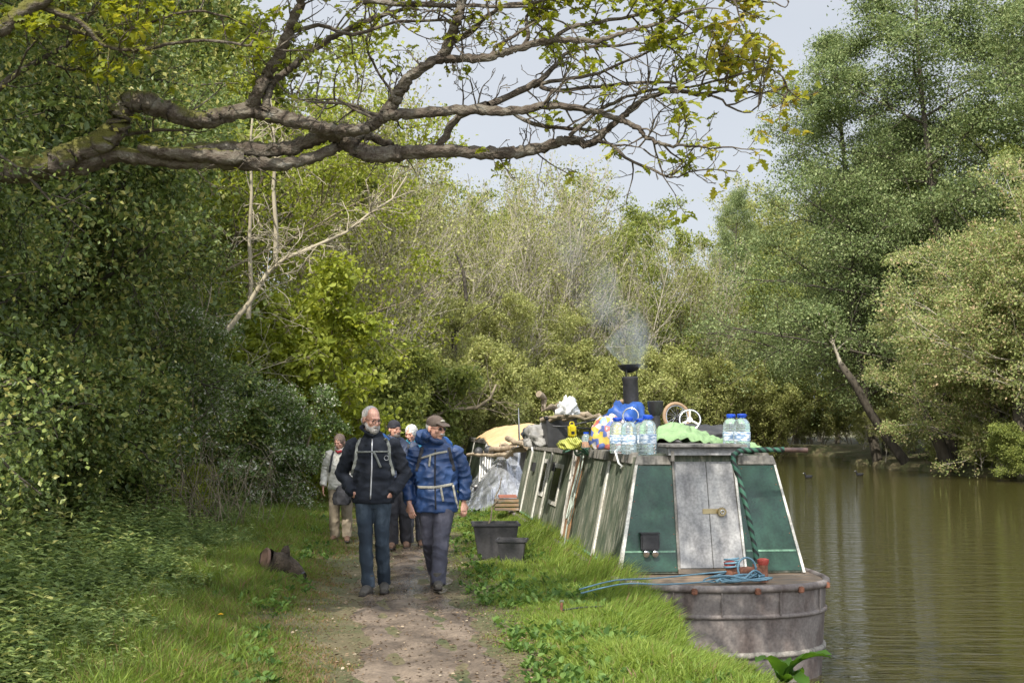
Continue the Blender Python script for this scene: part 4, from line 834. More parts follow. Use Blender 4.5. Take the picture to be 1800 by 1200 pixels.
BA = math.atan(.1036)
def narrowboat(origin, label, sides, length, detail=True):
    o = empty('narrowboat', origin, BA, label, 'narrowboat')
    HW = 1.04; zg = 0; zb = -1.25      # gunwale height 0 = local; hull down to below the water
    # plan outline, stern at v=-1.05 round, bow at v = length + 2.6 pointed
    def plan(z):
        k = 1 - .06 * max(0, -z); pts = []
        for i in range(0, 19):
            a = -math.pi / 2 + math.pi * i / 18 - 0
            pts.append((HW * k * abs(math.sin(a)) ** .8 * (1 if a > 0 else -1), -1.12 * k * max(0, math.cos(a)) ** .72 + .02))
        pts.append((HW * k, length)); 
        for i in range(1, 9):
            t = i / 8; pts.append((HW * k * (1 - t ** 1.9), length + 2.7 * t))
        for i in range(7, 0, -1):
            t = i / 8; pts.append((-HW * k * (1 - t ** 1.9), length + 2.7 * t))
        pts.append((-HW * k, length)); return pts
    zs = [zb, -.9, -.6, -.3, 0]; rows = [plan(z) for z in zs]; n = len(rows[0]); m = MB(); vs = []
    for z, r in zip(zs, rows): vs += [(x, y, z) for x, y in r]
    fs = [(i * n + j, i * n + (j + 1) % n, (i + 1) * n + (j + 1) % n, (i + 1) * n + j) for i in range(len(zs) - 1) for j in range(n)]
    m.add(vs, fs); hull = m.build('hull', M_hull, o, smooth=2)
    m = MB(); top = plan(0)
    m.add([(x * .995, y * .995, -.012) for x, y in top], [tuple(range(n))]); m.build('deck', M_deck, o)
    for z, r, nm in ((-.02, .036, 'gunwale'), (-.27, .024, 'rubbing_strake'), (-.62, .03, 'lower_strake')):
        pl = [Vector((x, y, z)) for x, y in plan(z)]; pl.append(pl[0]); m = MB(); m.tube(pl, r, 7, cap=False, up=(0, 0, 1)); m.build(nm, M_hull if nm != 'lower_strake' else M_roofw, hull, smooth=2)
    # cabin
    B, Tp, H = .94, .70, 1.135; v0b, v0t = 0.0, .22; v1 = length - .2; m = MB()
    cs = []
    for v_b, v_t in ((v0b, v0t), (v1, v1 - .1)):
        cs += [(-B, v_b, 0), (-Tp, v_t, H), (-Tp * .5, v_t, H + .045), (0, v_t, H + .06), (Tp * .5, v_t, H + .045), (Tp, v_t, H), (B, v_b, 0)]
    m.add(cs, [(0, 1, 2, 3, 4, 5, 6), (13, 12, 11, 10, 9, 8, 7), (0, 7, 8, 1), (1, 8, 9, 2), (2, 9, 10, 3), (3, 10, 11, 4), (4, 11, 12, 5), (5, 12, 13, 6), (6, 13, 7, 0)])
    m.build('cabin', sides, o)
    def sp(v, h, side=-1, off=0):      # a point on the cabin side: v along, h height
        t = h / H; nx = side * math.cos(math.atan2(B - Tp, H)); nz = math.sin(math.atan2(B - Tp, H))
        vv = v + v0t * t * max(0, 1 - v / 3.0)
        return Vector((side * (B + (Tp - B) * t) + nx * off, vv, h + nz * off))
    def side_strip(name, v, w, h0, h1, th, mat_, side=-1, par=o):
        m = MB(); p = []
        for h in (h0, h1):
            q = [sp(v, h, side, .003), sp(v + w, h, side, .003), sp(v + w, h, side, th), sp(v, h, side, th)]
            p += q if side < 0 else q
        m.hexa(p); return m.build(name, mat_, par)
    def fp(u, h, off=0):               # point on the stern face (u -1..1 of half width at that height) or metres when given as tuple
        t = h / H; return Vector((u * (B + (Tp - B) * t), v0b + (v0t - v0b) * t - off, h))
    def fm(x, h, off=0):
        t = h / H; return Vector((x, v0b + (v0t - v0b) * t - off, h))
    # handrail fascia in lengths along the roof edge
    for a, b_ in ((.16, 3.0), (3.35, length - .6)):
        for sd in (-1, 1):
            m = MB(); y0 = a + (v0t if a < 1 else 0); m.hexa([(sd * (Tp + .035), y0, H - .07), (sd * (Tp - .05), y0, H - .07), (sd * (Tp - .05), b_, H - .07), (sd * (Tp + .035), b_, H - .07),
                 (sd * (Tp + .015), y0, H + .035), (sd * (Tp - .05), y0, H + .05), (sd * (Tp - .05), b_, H + .05), (sd * (Tp + .015), b_, H + .035)]); m.build('handrail', M_roofw, o, bevel=.006)
    for v in ([0.0, 1.45, 1.85 + 4.4, 7.1, 8.7] if detail else [0, 4, 8]):
        if v < .1: continue
        side_strip('side_batten', v, .09, .02, H - .075, .022, M_wtrim)
        side_strip('side_batten', v, .09, .02, H - .075, .022, M_wtrim, 1)
    # stern face: two green panels, framed by white strips, doors in the middle
    def fquad(name, x0b, x1b, x0t, x1t, h0, h1, o0, o1, mat_, par=o, bev=0):
        m = MB(); m.hexa([fm(x0b, h0, o1), fm(x1b, h0, o1), fm(x1b, h0, o0), fm(x0b, h0, o0), fm(x0t, h1, o1), fm(x1t, h1, o1), fm(x1t, h1, o0), fm(x0t, h1, o0)]); return m.build(name, mat_, par, bevel=bev)
    def bx_(h): return B + (Tp - B) * h / H
    gl = fquad('stern_panel', -bx_(.02) + .02, -.345, -bx_(1.05) + .015, -.345, .02, 1.05, .003, .018, M_green)
    gr = fquad('stern_panel', .345, bx_(.02) - .02, .30, bx_(1.05) - .015, .02, 1.05, .003, .018, M_green)
    fquad('panel_line', -bx_(.205) + .03, -.36, -bx_(.222) + .03, -.36, .205, .222, .018, .024, M_line, gl)
    fquad('panel_line', .36, bx_(.205) - .03, .36, bx_(.222) - .03, .205, .222, .018, .024, M_line, gr)
    fquad('stern_trim', -bx_(0) - .01, -bx_(0) + .03, -bx_(1.06) - .008, -bx_(1.06) + .016, 0, 1.06, -.01, .03, M_wtrim)
    fquad('stern_trim', bx_(0) - .02, bx_(0) + .008, bx_(1.06) - .014, bx_(1.06) + .008, 0, 1.06, -.01, .03, M_wtrim)
    fquad('top_rail', -bx_(1.065) - .015, -.36, -bx_(1.14), -.36, 1.062, 1.15, -.02, .03, M_roofw, bev=.004)
    fquad('top_rail', .33, bx_(1.065) + .015, .33, bx_(1.14), 1.062, 1.15, -.02, .03, M_roofw, bev=.004)
    if detail:
        m = MB(); R_ = random.Random(3)
        for sd in (-1, 1):
            for i in range(7):
                hh = .06 + i * .16; m.ell(fm(sd * (bx_(hh) - .045), hh, .019), (.006, .004, .006), k=6, m=4); m.ell(fm(sd * .365, hh, .019), (.006, .004, .006), k=6, m=4)
        m.build('rivets', M_rust, gl)
        for sd in (-.62, -.2, .35, .8):
            yy = -1.12 * max(0, 1 - (abs(sd) / 1.04) ** 2.5) ** .36
            MB().tube([(sd, yy + .012, -.04), (sd, yy + .02, -.26)], .008, 6).build('weld_seam', M_hull, hull)
    # doors
    for (a, b_, at_, bt) in ((-.315, .012, -.325, -.005), (.018, .325, .001, .27)):
        d = fquad('door', a, b_, at_, bt, .05, 1.09, .002, .024, M_door, bev=.004)
    fquad('door_post', -.345, -.32, -.35, -.33, .02, 1.14, .0, .034, M_roofw)
    fquad('door_post', .332, .352, .275, .3, .02, 1.14, .0, .034, M_wtrim)
    fquad('door_sill', -.345, .35, -.345, .35, 0, .045, .0, .05, M_deck)
    # sliding hatch above the doors
    m = MB(); m.hexa([(-.40, .1, 1.155), (.36, .1, 1.155), (.36, 1.0, 1.17), (-.40, 1.0, 1.17), (-.40, .14, 1.235), (.36, .14, 1.235), (.36, 1.0, 1.235), (-.40, 1.0, 1.235)]); hat = m.build('hatch', M_door, o, bevel=.005)
    m = MB(); m.hexa([(-.44, .05, 1.238), (.40, .05, 1.238), (.40, 1.05, 1.238), (-.44, 1.05, 1.238), (-.43, .06, 1.265), (.39, .06, 1.265), (.39, 1.05, 1.27), (-.43, 1.05, 1.27)]); m.build('hatch_lid', M_roofw, hat, bevel=.004)
    m = MB(); m.box((-.36, .12, 1.15), (.03, .05, .1)); m.build('hatch_runner', M_roofw, hat)
    # hasp and padlock
    hp = MB().box(fm(.03, .60, .032), (.19, .012, .05)).build('hasp', M_brass, o, bevel=.004)
    m = MB(); m.lathe([(.042, -.02), (.046, -.012), (.046, .012), (.04, .02)], fm(.125, .595, .055), 18, Rx(90)); m.build('padlock', M_brass, hp, smooth=True)
    MB().torus(fm(.125, .595, .078), .018, .006, Rx(90)).build('padlock_shackle', M_chrome, hp, smooth=2)
    if detail:
        # black bracket with two chrome lenses on the left panel
        lm = MB().box(fm(-.62, .31, .055), (.185, .08, .165)).build('lamp_box', M_black, o, bevel=.014)
        MB().box(fm(-.62, .395, .06), (.2, .1, .012)).build('lamp_lid', M_blackp, lm, bevel=.004)
        for dx in (-.045, .045):
            m = MB(); m.lathe([(.018, -.06), (.03, .0), (.036, .012), (.03, .02), (.004, .022)], fm(-.62 + dx, .20, .07), 16, Rx(115)); m.build('lamp', M_chrome, lm, smooth=True)
        # left side: windows, plywood, stains
        for v, w, h0, h1 in ((4.95, .75, .35, .92), (6.5, .42, .4, .95)):
            f_ = side_strip('window_frame', v, w, h0, h1, .02, M_wtrim); side_strip('window_pane', v + .06, w - .12, h0 + .06, h1 - .06, .024, M_glassd, par=f_)
        side_strip('plywood_panel', 3.35, .5, .0, H - .08, .02, M_orange)
        side_strip('plywood_edge', 3.86, .06, .0, H - .08, .03, M_wtrim)
        side_strip('air_vent', 8.0, .2, .72, .86, .05, M_black); side_strip('air_vent', 5.7, .14, .8, .93, .05, M_black)
        for z0 in (.02,):
            m = MB(); m.hexa([sp(.05, z0, -1, .003), sp(length - .4, z0, -1, .003), sp(length - .4, z0, -1, .02), sp(.05, z0, -1, .02), sp(.05, z0 + .02, -1, .003), sp(length - .4, z0 + .02, -1, .003), sp(length - .4, z0 + .02, -1, .02), sp(.05, z0 + .02, -1, .02)]); m.build('side_line', M_line, o)
        # tiller: striped swan neck with wooden handle
        tl = [(.30, -.50, .0), (.31, -.47, .22), (.25, -.42, .6), (.185, -.36, .95), (.14, -.32, 1.1), (.15, -.3, 1.17), (.22, -.29, 1.21), (.38, -.28, 1.215), (.66, -.27, 1.218)]
        m = MB(); sm = []
        for i in range(len(tl) - 1):
            for s in range(5): sm.append(Vector(tl[i]).lerp(Vector(tl[i + 1]), s / 5))
        sm.append(Vector(tl[-1])); m.tube(sm, [.026 + .003 * math.sin(i * 1.6) for i in range(len(sm))], 12); ti = m.build('tiller', M_till, o, smooth=2)
        MB().tube([(.65, -.27, 1.218), (.9, -.265, 1.212)], [.021, .026], 12).build('tiller_handle', M_tillw, ti, smooth=True)
        MB().tube([(.31, -.49, -.01), (.31, -.49, .14)], .042, 12).build('rudder_post', M_rust, o, smooth=True)
        # T-stud mooring dollies and the pipework between them
        dm = MB(); dm.tube([(-.02, -.72, 0), (-.02, -.72, .15)], .04, 12); dm.tube([(.3, -.72, 0), (.3, -.72, .17)], .045, 12); dm.tube([(-.02, -.72, .09), (.1, -.7, .1), (.3, -.72, .1)], .038, 10)
        dl = dm.build('mooring_dolly', M_rust, o, smooth=True)
        for x_, z_ in ((-.02, .165), (.3, .185)): MB().lathe([(.045, -.03), (.055, .0), (.055, .02), (.03, .03)], (x_, -.72, z_), 14).build('dolly_cap', M_redp, dl, smooth=True)
        for x_ in (-.45, .12, .55, .9):
            yy = -1.12 * max(0, 1 - (abs(x_) / 1.04) ** 2.5) ** .36; MB().box((x_, yy - .01, -.035), (.05, .07, .055)).build('fender_eye', M_rust, o, bevel=.008)
    return o, sp
M_line = streaky('pale_line', (.16, .3, .2), (.1, .2, .13), (.05, .1, .07), .3)
M_till = stripes('striped_tape', (.01, .014, .012), (.04, .13, .08), 5.5, (.3, .75, 0), width=.36)
M_tillw = surf('old_wood_handle', [(.3, (.05, .03, .025)), (.7, (.14, .08, .06))], scale=12, rough=.5)
BO = Vector((1.975, 12.5, .13))
boat, sp1 = narrowboat(BO, 'green narrowboat with grey doors, its rounded stern nearest the camera', M_side, 9.9)
bR = Matrix.Rotation(BA, 3, 'Z')
def bw(u, v, z): return BO + bR @ Vector((u, v, z))      # boat coordinates to world

boat2, _ = narrowboat(bw(.05, 14.8, -.05), 'second narrowboat behind, covered with tarpaulins and firewood', M_sided, 11, False)
# ---------------------------------------------------------------- things on the boats and on the bank
def fab(name, c, sc=9, b=.25, rough=.85, **k): return surf(name, [(.3, tuple(x * .75 for x in c)), (.7, tuple(min(1, x * 1.2) for x in c))], scale=sc, rough=rough, bump=b, bscale=sc * 3, bdist=.01, **k)
def cloth_blob(name, c, r, mat_, seed, amp=.25, lab='', cat='', group=None, sub=4, fz=1.0, freq=2.2, wr=.03, rz=0):
    'crumpled soft thing, flattened below'
    bm = bmesh.new(); bmesh.ops.create_icosphere(bm, subdivisions=sub, radius=1)
    for v in bm.verts:
        d = v.co.normalized(); n1 = noise.noise(d * freq + Vector((seed * 3.1, 0, seed))); n2 = noise.noise(d * freq * 3 + Vector((0, seed, 0)))
        ri = 1 - abs(noise.noise(d * freq * 2.3 + Vector((seed, 5, 1)))) * 2
        k = 1 + amp * n1 * 1.6 + amp * .45 * n2 + wr * 3 * ri
        v.co = Vector((d.x * r[0], d.y * r[1], max(d.z, -.55 * fz) * r[2])) * k; v.co.z = max(v.co.z, -r[2] * .5)
        v.co.z += r[2] * .5
    me = bpy.data.meshes.new(name); bm.to_mesh(me); bm.free(); me.polygons.foreach_set('use_smooth', [True] * len(me.polygons))
    o = link(name, me, mat_, None, loc=c, rz=rz); return tag(o, lab, cat, group)
RZ = 1.19      # roof top above the gunwale
def roof(px, Y, dz=0):                       # a point on the roof seen at photo column px
    X = (px - 900) / F * Y; return Vector((X, Y, BO.z + RZ + dz))
# water bottles
def clear(name, col, rough=.06, tr=.85, ior=1.33):
    m, nt, N, L, P = newmat(name); P.inputs['Base Color'].default_value = (*col, 1); P.inputs['Roughness'].default_value = rough
    P.inputs['Transmission Weight'].default_value = tr; P.inputs['IOR'].default_value = ior; return m
M_pet = clear('clear_water_bottle', (.8, .92, .96)); M_cap = surf('blue_cap', (.01, .06, .42), rough=.35, bump=0)
m, nt, N, L, P = newmat('bottle_label'); M_lab = m      # pale blue printed band: white box with grey lines
tc = N.new('ShaderNodeTexCoord'); sp = N.new('ShaderNodeSeparateXYZ'); L.new(tc.outputs['Object'], sp.inputs[0])
w = N.new('ShaderNodeTexNoise'); w.inputs['Scale'].default_value = 22; mp = N.new('ShaderNodeMapping'); mp.inputs['Scale'].default_value = (1, 1, 2.6); L.new(tc.outputs['Object'], mp.inputs[0]); L.new(mp.outputs[0], w.inputs[0])
r = ramp(N, [(.4, (.18, .27, .42)), (.5, (.36, .47, .6)), (.6, (.72, .76, .8))]); L.new(w.outputs[0], r.inputs[0]); L.new(r.outputs[0], P.inputs['Base Color']); P.inputs['Roughness'].default_value = .4
bottle = None
def water_bottle(p, lab, h=.385, rz=0):
    global bottle
    if bottle is None:
        bottle = empty('water_bottle', p, 0, lab, 'bottle', 'large blue-capped water bottles'); R0 = .085; pr = [(.01, .012), (.05, .0), (R0 * .92, .004), (R0, .02)]
        z = .03
        while z < .255: pr += [(R0, z), (R0, z + .012), (R0 * .945, z + .018), (R0, z + .024)]; z += .03
        pr += [(R0 * .98, .27), (R0 * .88, .3), (R0 * .66, .325), (.034, .34), (.03, .345), (.03, .37)]
        MB().lathe(pr, k=28).build('body', M_pet, bottle, smooth=2)
        MB().lathe([(.046, .345), (.048, .35), (.048, .378), (.042, .385), (.01, .386)], k=24).build('cap', M_cap, bottle, smooth=True)
        MB().lathe([(R0 + .002, .105), (R0 + .003, .11), (R0 + .003, .195), (R0 + .002, .2)], k=28, cap=False).build('label', M_lab, bottle, smooth=True)
        MB().tube([(.046, 0, .35), (.06, 0, .365), (.04, .035, .37), (-.02, .05, .368), (-.055, .0, .365), (-.046, 0, .35)], .005, 6).build('handle', M_cap, bottle, smooth=2); o = bottle
    else: o = copy_tree(bottle)
    o.location = p; o.rotation_euler = (0, 0, rz); o['label'] = lab; s = h / .385; o.scale = (s, s, s)
water_bottle(roof(1138, 12.86, -.03), 'front right bottle of the left cluster on the roof', .40, .3)
water_bottle(roof(1105, 13.0, -.03), 'middle bottle of the left cluster on the roof', .38, 1.2)
water_bottle(roof(1085, 13.3, -.03), 'leftmost bottle of the cluster, touching the colourful bag', .38, 2.2)
water_bottle(roof(1126, 13.35, -.03), 'back bottle of the left cluster, half hidden', .37, 3.2)
water_bottle(roof(1303, 12.95, .0), 'right one of the two bottles beside the tiller', .385, 4)
water_bottle(roof(1284, 13.25, .0), 'left one of the two bottles beside the tiller', .385, 5)
# green sheet over the load
M_gsheet = fab('green_sheet', (.22, .34, .16), 6, .5); M_blue = fab('blue_sheet', (.02, .08, .3), 8, .4, .5)
def drape(name, pts, nu, nv, mat_, lab, cat, seed, amp=.03, thick=.006, folds=5):
    'cloth from a height function over a quad: pts(u,v)->Vector'
    vs = []; 
    for j in range(nv + 1):
        for i in range(nu + 1):
            u, v = i / nu, j / nv; p = pts(u, v)
            n_ = noise.noise(Vector((u * folds, v * folds, seed))) + .5 * noise.noise(Vector((u * folds * 2.7, v * folds * 2.7, seed + 3))) - .7 * abs(noise.noise(Vector((u * folds * 1.6 + 3, v * folds * 1.1, seed + 8))))
            vs.append(p + Vector((n_ * amp * .5, n_ * amp * .3, n_ * amp)))
    me = bpy.data.meshes.new(name); me.from_pydata(vs, [], [(j * (nu + 1) + i, j * (nu + 1) + i + 1, (j + 1) * (nu + 1) + i + 1, (j + 1) * (nu + 1) + i) for j in range(nv) for i in range(nu)])
    me.polygons.foreach_set('use_smooth', [True] * len(me.polygons)); o = link(name, me, mat_); so = o.modifiers.new('s', 'SOLIDIFY'); so.thickness = thick
    return tag(o, lab, cat)
def gs(u, v):
    px = 1140 + u * 195; Y = 13.2 + v * 1.3; r_ = roof(px, Y, 0)
    prof = np.interp(u, [0, .08, .3, .5, .7, .85, 1], [.0, .26, .3, .19, .09, .1, .02]) * math.sin(math.pi * (.12 + .8 * v)) ** .7
    r_.z += prof - .01; return r_
drape('green_sheet', gs, 110, 60, M_gsheet, 'crumpled light green sheet heaped on the roof between the bottles', 'sheet', 3, .055, folds=7)
# flue, vent, wheels
fl = empty('flue', roof(1113, 15.2, -.05), 0, 'tall black smoking flue with a dished rain cap', 'chimney')
MB().lathe([(.1, 0), (.1, .03), (.088, .05), (.086, .66), (.092, .67), (.092, .69), (.08, .7)], k=22).build('pipe', M_black, fl, smooth=True)
MB().lathe([(.03, .735), (.1, .765), (.135, .81), (.128, .812), (.09, .78), (.01, .76)], k=22, cap=False).build('rain_cap', M_black, fl, smooth=True)
m = MB(); [m.tube([(.075 * math.cos(a), .075 * math.sin(a), .68), (.085 * math.cos(a), .085 * math.sin(a), .77)], .006, 5) for a in (0, 2.1, 4.2)]; m.build('cap_strut', M_black, fl)
fl.rotation_euler = (0, math.radians(-2.5), 0); fl.scale = (1.08, 1.08, 1.3)
vt = empty('roof_vent', roof(1152, 14.6, -.02), 0, 'short black mushroom vent with a flared top beside the flue', 'vent')
vt.scale = (1.1, 1.1, 1.68)
MB().lathe([(.085, 0), (.075, .06), (.05, .17), (.047, .24), (.05, .25)], k=18).build('stem', M_black, vt, smooth=True)
MB().lathe([(.05, .24), (.078, .27), (.085, .33), (.088, .335), (.075, .34), (.06, .30), (.01, .29)], k=18, cap=False).build('cup', M_black, vt, smooth=True)
M_tan = fab('perished_tyre', (.3, .2, .12), 20)
wh = empty('bicycle_wheel', roof(1189, 15.2, .37), 0, 'bicycle wheel with a perished brown tyre on the roof', 'wheel')
wm = Rz(18) @ Rx(80); MB().torus((0, 0, 0), .165, .022, wm, 36).build('tyre', M_tan, wh, smooth=2); MB().torus((0, 0, 0), .14, .008, wm, 36).build('rim', M_chrome, wh, smooth=2)
m = MB(); [m.tube([wm @ Vector((.02 * math.cos(i * .35), .02 * math.sin(i * .35), .01 * (-1) ** i)), wm @ Vector((.14 * math.cos(i * .35 + .1), .14 * math.sin(i * .35 + .1), 0))], .0022, 4) for i in range(18)]; m.build('spokes', M_chrome, wh)
m = MB(); m.tube([wm @ Vector((0, 0, -.03)), wm @ Vector((0, 0, .03))], .018, 10); m.build('hub', M_black, wh)
sw = empty('steering_wheel', roof(1212, 14.6, .33), 0, 'small white-rimmed steering wheel standing in front of the bicycle wheel', 'wheel')
wm = Rz(-8) @ Rx(74); MB().torus((0, 0, 0), .12, .012, wm, 32).build('rim', M_chrome, sw, smooth=2)
m = MB(); [m.tube([wm @ Vector((0, 0, 0)), wm @ Vector((.12 * math.cos(a), .12 * math.sin(a), 0))], .013, 6) for a in (1.57, 3.6, 5.8)]; m.build('spoke', M_wtrim, sw); MB().lathe([(.03, -.02), (.03, .02)], k=12, M=wm).build('hub', M_chrome, sw)
hp_ = empty('hoop', roof(1108, 13.6, .37), 0, 'chrome and white hoop behind the left bottles', 'hoop'); wm = Rz(-15) @ Rx(80)
MB().torus((0, 0, 0), .085, .008, wm, 28).build('ring', M_chrome, hp_, smooth=2); MB().torus((0, .02, 0), .085, .006, wm, 28).build('inner_ring', M_black, hp_, smooth=2)
bt_ = empty('tyre', roof(1096, 15.6, .44), 0, 'brown worn tyre behind the blue sheet', 'tyre'); MB().torus((0, 0, 0), .13, .025, Rx(85), 28).build('tread', M_tan, bt_, smooth=2)
cloth_blob('blue_sheet', roof(1098, 14.9, 0), (.26, .2, .34), M_blue, 4, .2, 'bright blue plastic sheet bunched up in front of the flue', 'sheet', wr=.07)
cloth_blob('coal_sack', roof(1232, 15.2, 0), (.5, .2, .17), M_blackp, 41, .2, 'dark sacking under the bicycle wheel and steering wheel', 'sack', wr=.05)
cloth_blob('coal_sack', roof(1120, 14.0, 0), (.3, .16, .14), fab('brown_sacking', (.16, .13, .1)), 42, .2, 'brown sacking behind the left bottles', 'sack', wr=.05)
# clear bag of coloured balls
m, nt, N, L, P = newmat('bag_of_balls'); tc = N.new('ShaderNodeTexCoord'); vo = N.new('ShaderNodeTexVoronoi'); vo.inputs['Scale'].default_value = 17; L.new(tc.outputs['Object'], vo.inputs[0])
sp = N.new('ShaderNodeSeparateColor'); L.new(vo.outputs['Color'], sp.inputs[0])
r = ramp(N, [(0, (.5, .38, .08)), (.2, (.42, .12, .1)), (.34, (.1, .14, .35)), (.46, (.5, .42, .2)), (.58, (.5, .36, .36)), (.7, (.2, .3, .42)), (.8, (.55, .52, .5))], 'CONSTANT'); L.new(sp.outputs[0], r.inputs[0]); L.new(r.outputs[0], P.inputs['Base Color'])
P.inputs['Roughness'].default_value = .3; P.inputs['Coat Weight'].default_value = .6
cloth_blob('toy_bag', roof(1071, 13.9, 0), (.2, .22, .245), m, 7, .14, 'clear bag stuffed with coloured balls and toys beside the bottles', 'bag', wr=.05)
# black crate with things
cr = empty('crate', roof(982, 16.9, -.02), BA, 'black plastic crate on the far part of the roof', 'crate')
def tub(mb, w0, d0, w1, d1, h, th=.02):
    def ring(w, d, z): return [(-w / 2, -d / 2, z), (w / 2, -d / 2, z), (w / 2, d / 2, z), (-w / 2, d / 2, z)]
    vs = ring(w0, d0, 0) + ring(w1, d1, h) + ring(w1 - 2 * th, d1 - 2 * th, h) + ring(w0 - 2 * th, d0 - 2 * th, th)
    return mb.add(vs, [(3, 2, 1, 0)] + [(a * 4 + i, a * 4 + (i + 1) % 4, (a + 1) * 4 + (i + 1) % 4, (a + 1) * 4 + i) for a in range(3) for i in range(4)] + [(12, 13, 14, 15)])
tub(MB(), .36, .5, .42, .56, .4).build('box', M_blackp, cr, bevel=.01)
m = MB(); [m.box((0, s * .285, .395), (.44, .03, .03)) for s in (-1, 1)]; [m.box((s * .215, 0, .395), (.03, .6, .03)) for s in (-1, 1)]; m.build('rim', M_blackp, cr, bevel=.006)
M_yell = surf('yellow_plastic', (.75, .6, .02), rough=.4, bump=.1)
yb = empty('yellow_box', roof(1005, 15.4, .12), .3, 'small bright yellow case with a black clasp', 'case'); MB().box((0, 0, .08), (.1, .07, .16)).build('case', M_yell, yb, bevel=.02); MB().box((0, -.038, .06), (.04, .01, .035)).build('clasp', M_black, yb); MB().tube([(-.03, 0, .16), (-.02, 0, .19), (.02, 0, .19), (.03, 0, .16)], .007, 6).build('grip', M_yell, yb)
M_yst = stripes('yellow_black_webbing', (.02, .02, .02), (.6, .62, .1), 14, (0, .5, 0), width=.4)
cloth_blob('ratchet_strap', roof(1004, 15.0, -.02), (.13, .15, .09), M_yst, 5, .3, 'coiled yellow and black striped strap below the yellow case', 'strap')
jr = empty('jar', roof(1030, 14.9, .0), 0, 'clear jar with orange contents next to the colourful bag', 'jar'); MB().lathe([(.05, 0), (.055, .02), (.055, .13), (.035, .16), (.03, .17)], k=16).build('glass', M_pet, jr, smooth=True); MB().lathe([(.04, .01), (.042, .07), (.02, .075)], k=14).build('contents', surf('orange_fill', (.8, .25, .03), bump=0), jr); MB().lathe([(.034, .168), (.034, .19)], k=14).build('lid', M_cap, jr)
# wheelbarrow-like black tube frame
fr = empty('tube_frame', roof(1030, 15.6, .0), 0, 'bent black tubular frame arching over the jar', 'frame')
MB().tube([(-.2, 0, .0), (-.15, 0, .28), (.0, .02, .31), (.16, .03, .36), (.3, .05, .42), (.38, .05, .4)], .012, 8).build('upper_tube', M_black, fr, smooth=2)
MB().tube([(-.42, 0, .26), (-.2, .1, .25), (.1, .1, .22)], .01, 8).build('lower_tube', M_black, fr, smooth=2)
# logs and sticks
def stick(name, a, b, r0, r1, lab, cat, mat_=None, seed=1, bend=.05, group=None, knots=0):
    R = random.Random(seed); a = Vector(a); b = Vector(b); n = 7; pts = []; rad = []
    for i in range(n + 1):
        t = i / n; p = (b - a) * t; p += Vector((R.gauss(0, bend), R.gauss(0, bend), R.gauss(0, bend))) * math.sin(math.pi * t); pts.append(p); rad.append((r0 + (r1 - r0) * t) * R.uniform(.88, 1.12))
    m = MB(); m.tube(pts, rad, 9)
    for k in range(knots):
        i = R.randrange(1, n); m.tube([pts[i], pts[i] + Vector((R.gauss(0, 1), R.gauss(0, 1), R.uniform(.3, 1))).normalized() * r0 * 2.6], [r0 * .5, r0 * .2], 6)
    o = m.build(name, mat_ or M_twig, None, smooth=True, loc=a); return tag(o, lab, cat, group)
M_log = surf('dead_wood', [(.3, (.17, .12, .08)), (.5, (.32, .25, .17)), (.7, (.46, .38, .28))], scale=10, stretch=(1, 1, 1), rough=.9, bump=.6)
GF = 'firewood on the boat roofs'
stick('branch', roof(985, 17.0, .38), W(947, 692, 16.6), .04, .042, 'thick pale branch sticking up at an angle from the roof', 'branch', M_log, 3, knots=2, group=GF)
stick('branch', W(952, 738, 16.8), W(1010, 731, 16.2), .035, .03, 'knobbly pale branch lying level under the raised one', 'branch', M_log, 4, .03, knots=2, group=GF)
stick('branch', W(1010, 728, 16.4), W(1062, 737, 16.2), .045, .03, 'thick branch running right from the plastic bag', 'branch', M_log, 5, .03, group=GF)
stick('branch', W(965, 733, 16.2), W(1058, 733, 15.4), .02, .02, 'thin dark stick across the crate', 'branch', M_twigb, 6, .02, group=GF)
stick('branch', W(1000, 708, 16.2), W(1006, 696, 16), .008, .006, 'small pale twig poking up behind the plastic bag', 'branch', M_twig, 6, .01, group=GF)
stick('pole', W(913, 774, 19), W(911, 717, 19), .014, .011, 'thin upright pole left of the crate', 'pole', M_chrome, 6, .0)
stick('plank', W(822, 799, 25), W(900, 799, 23), .035, .035, 'long pole jutting left from the second boat roof', 'branch', M_log, 8, .01, group=GF)
stick('branch', W(850, 796, 25), W(925, 784, 22), .05, .045, 'crooked log lying on the second boat roof', 'branch', M_log, 9, .06, knots=1, group=GF)
stick('branch', W(868, 788, 24), W(935, 790, 22), .045, .04, 'straight log under the crooked one', 'branch', M_log, 10, .04, group=GF)
stick('branch', W(892, 770, 23), W(925, 783, 21.6), .055, .05, 'short thick log on top of the firewood', 'branch', M_log, 11, .02, group=GF)
stick('branch', W(880, 783, 24.5), W(945, 775, 22), .04, .04, 'pale log behind the short thick one', 'branch', M_log, 12, .04, group=GF)
M_wbag = surf('white_plastic', [(.3, (.6, .6, .58)), (.7, (.85, .85, .84))], scale=6, rough=.35, bump=.5)
cloth_blob('plastic_bag', W(998, 729, 16), (.11, .1, .13), M_wbag, 9, .4, 'crumpled white plastic bag caught on the branches', 'bag', wr=.1)
M_gcl = fab('grey_cloth', (.3, .29, .27), 9, .4)
cloth_blob('grey_cloth', roof(950, 17.3, -.02), (.2, .35, .17), M_gcl, 12, .35, 'crumpled grey cloth left of the black crate', 'cloth', wr=.08)
cloth_blob('dark_cushion', roof(938, 18.3, .08), (.16, .3, .13), fab('dark_cushion', (.06, .07, .08)), 13, .2, 'dark rolled cushion behind the grey cloth', 'cushion')
cloth_blob('foam_offcut', W(966, 749, 17), (.07, .12, .03), M_wbag, 15, .2, 'white foam offcut on the left rim of the crate', 'foam')
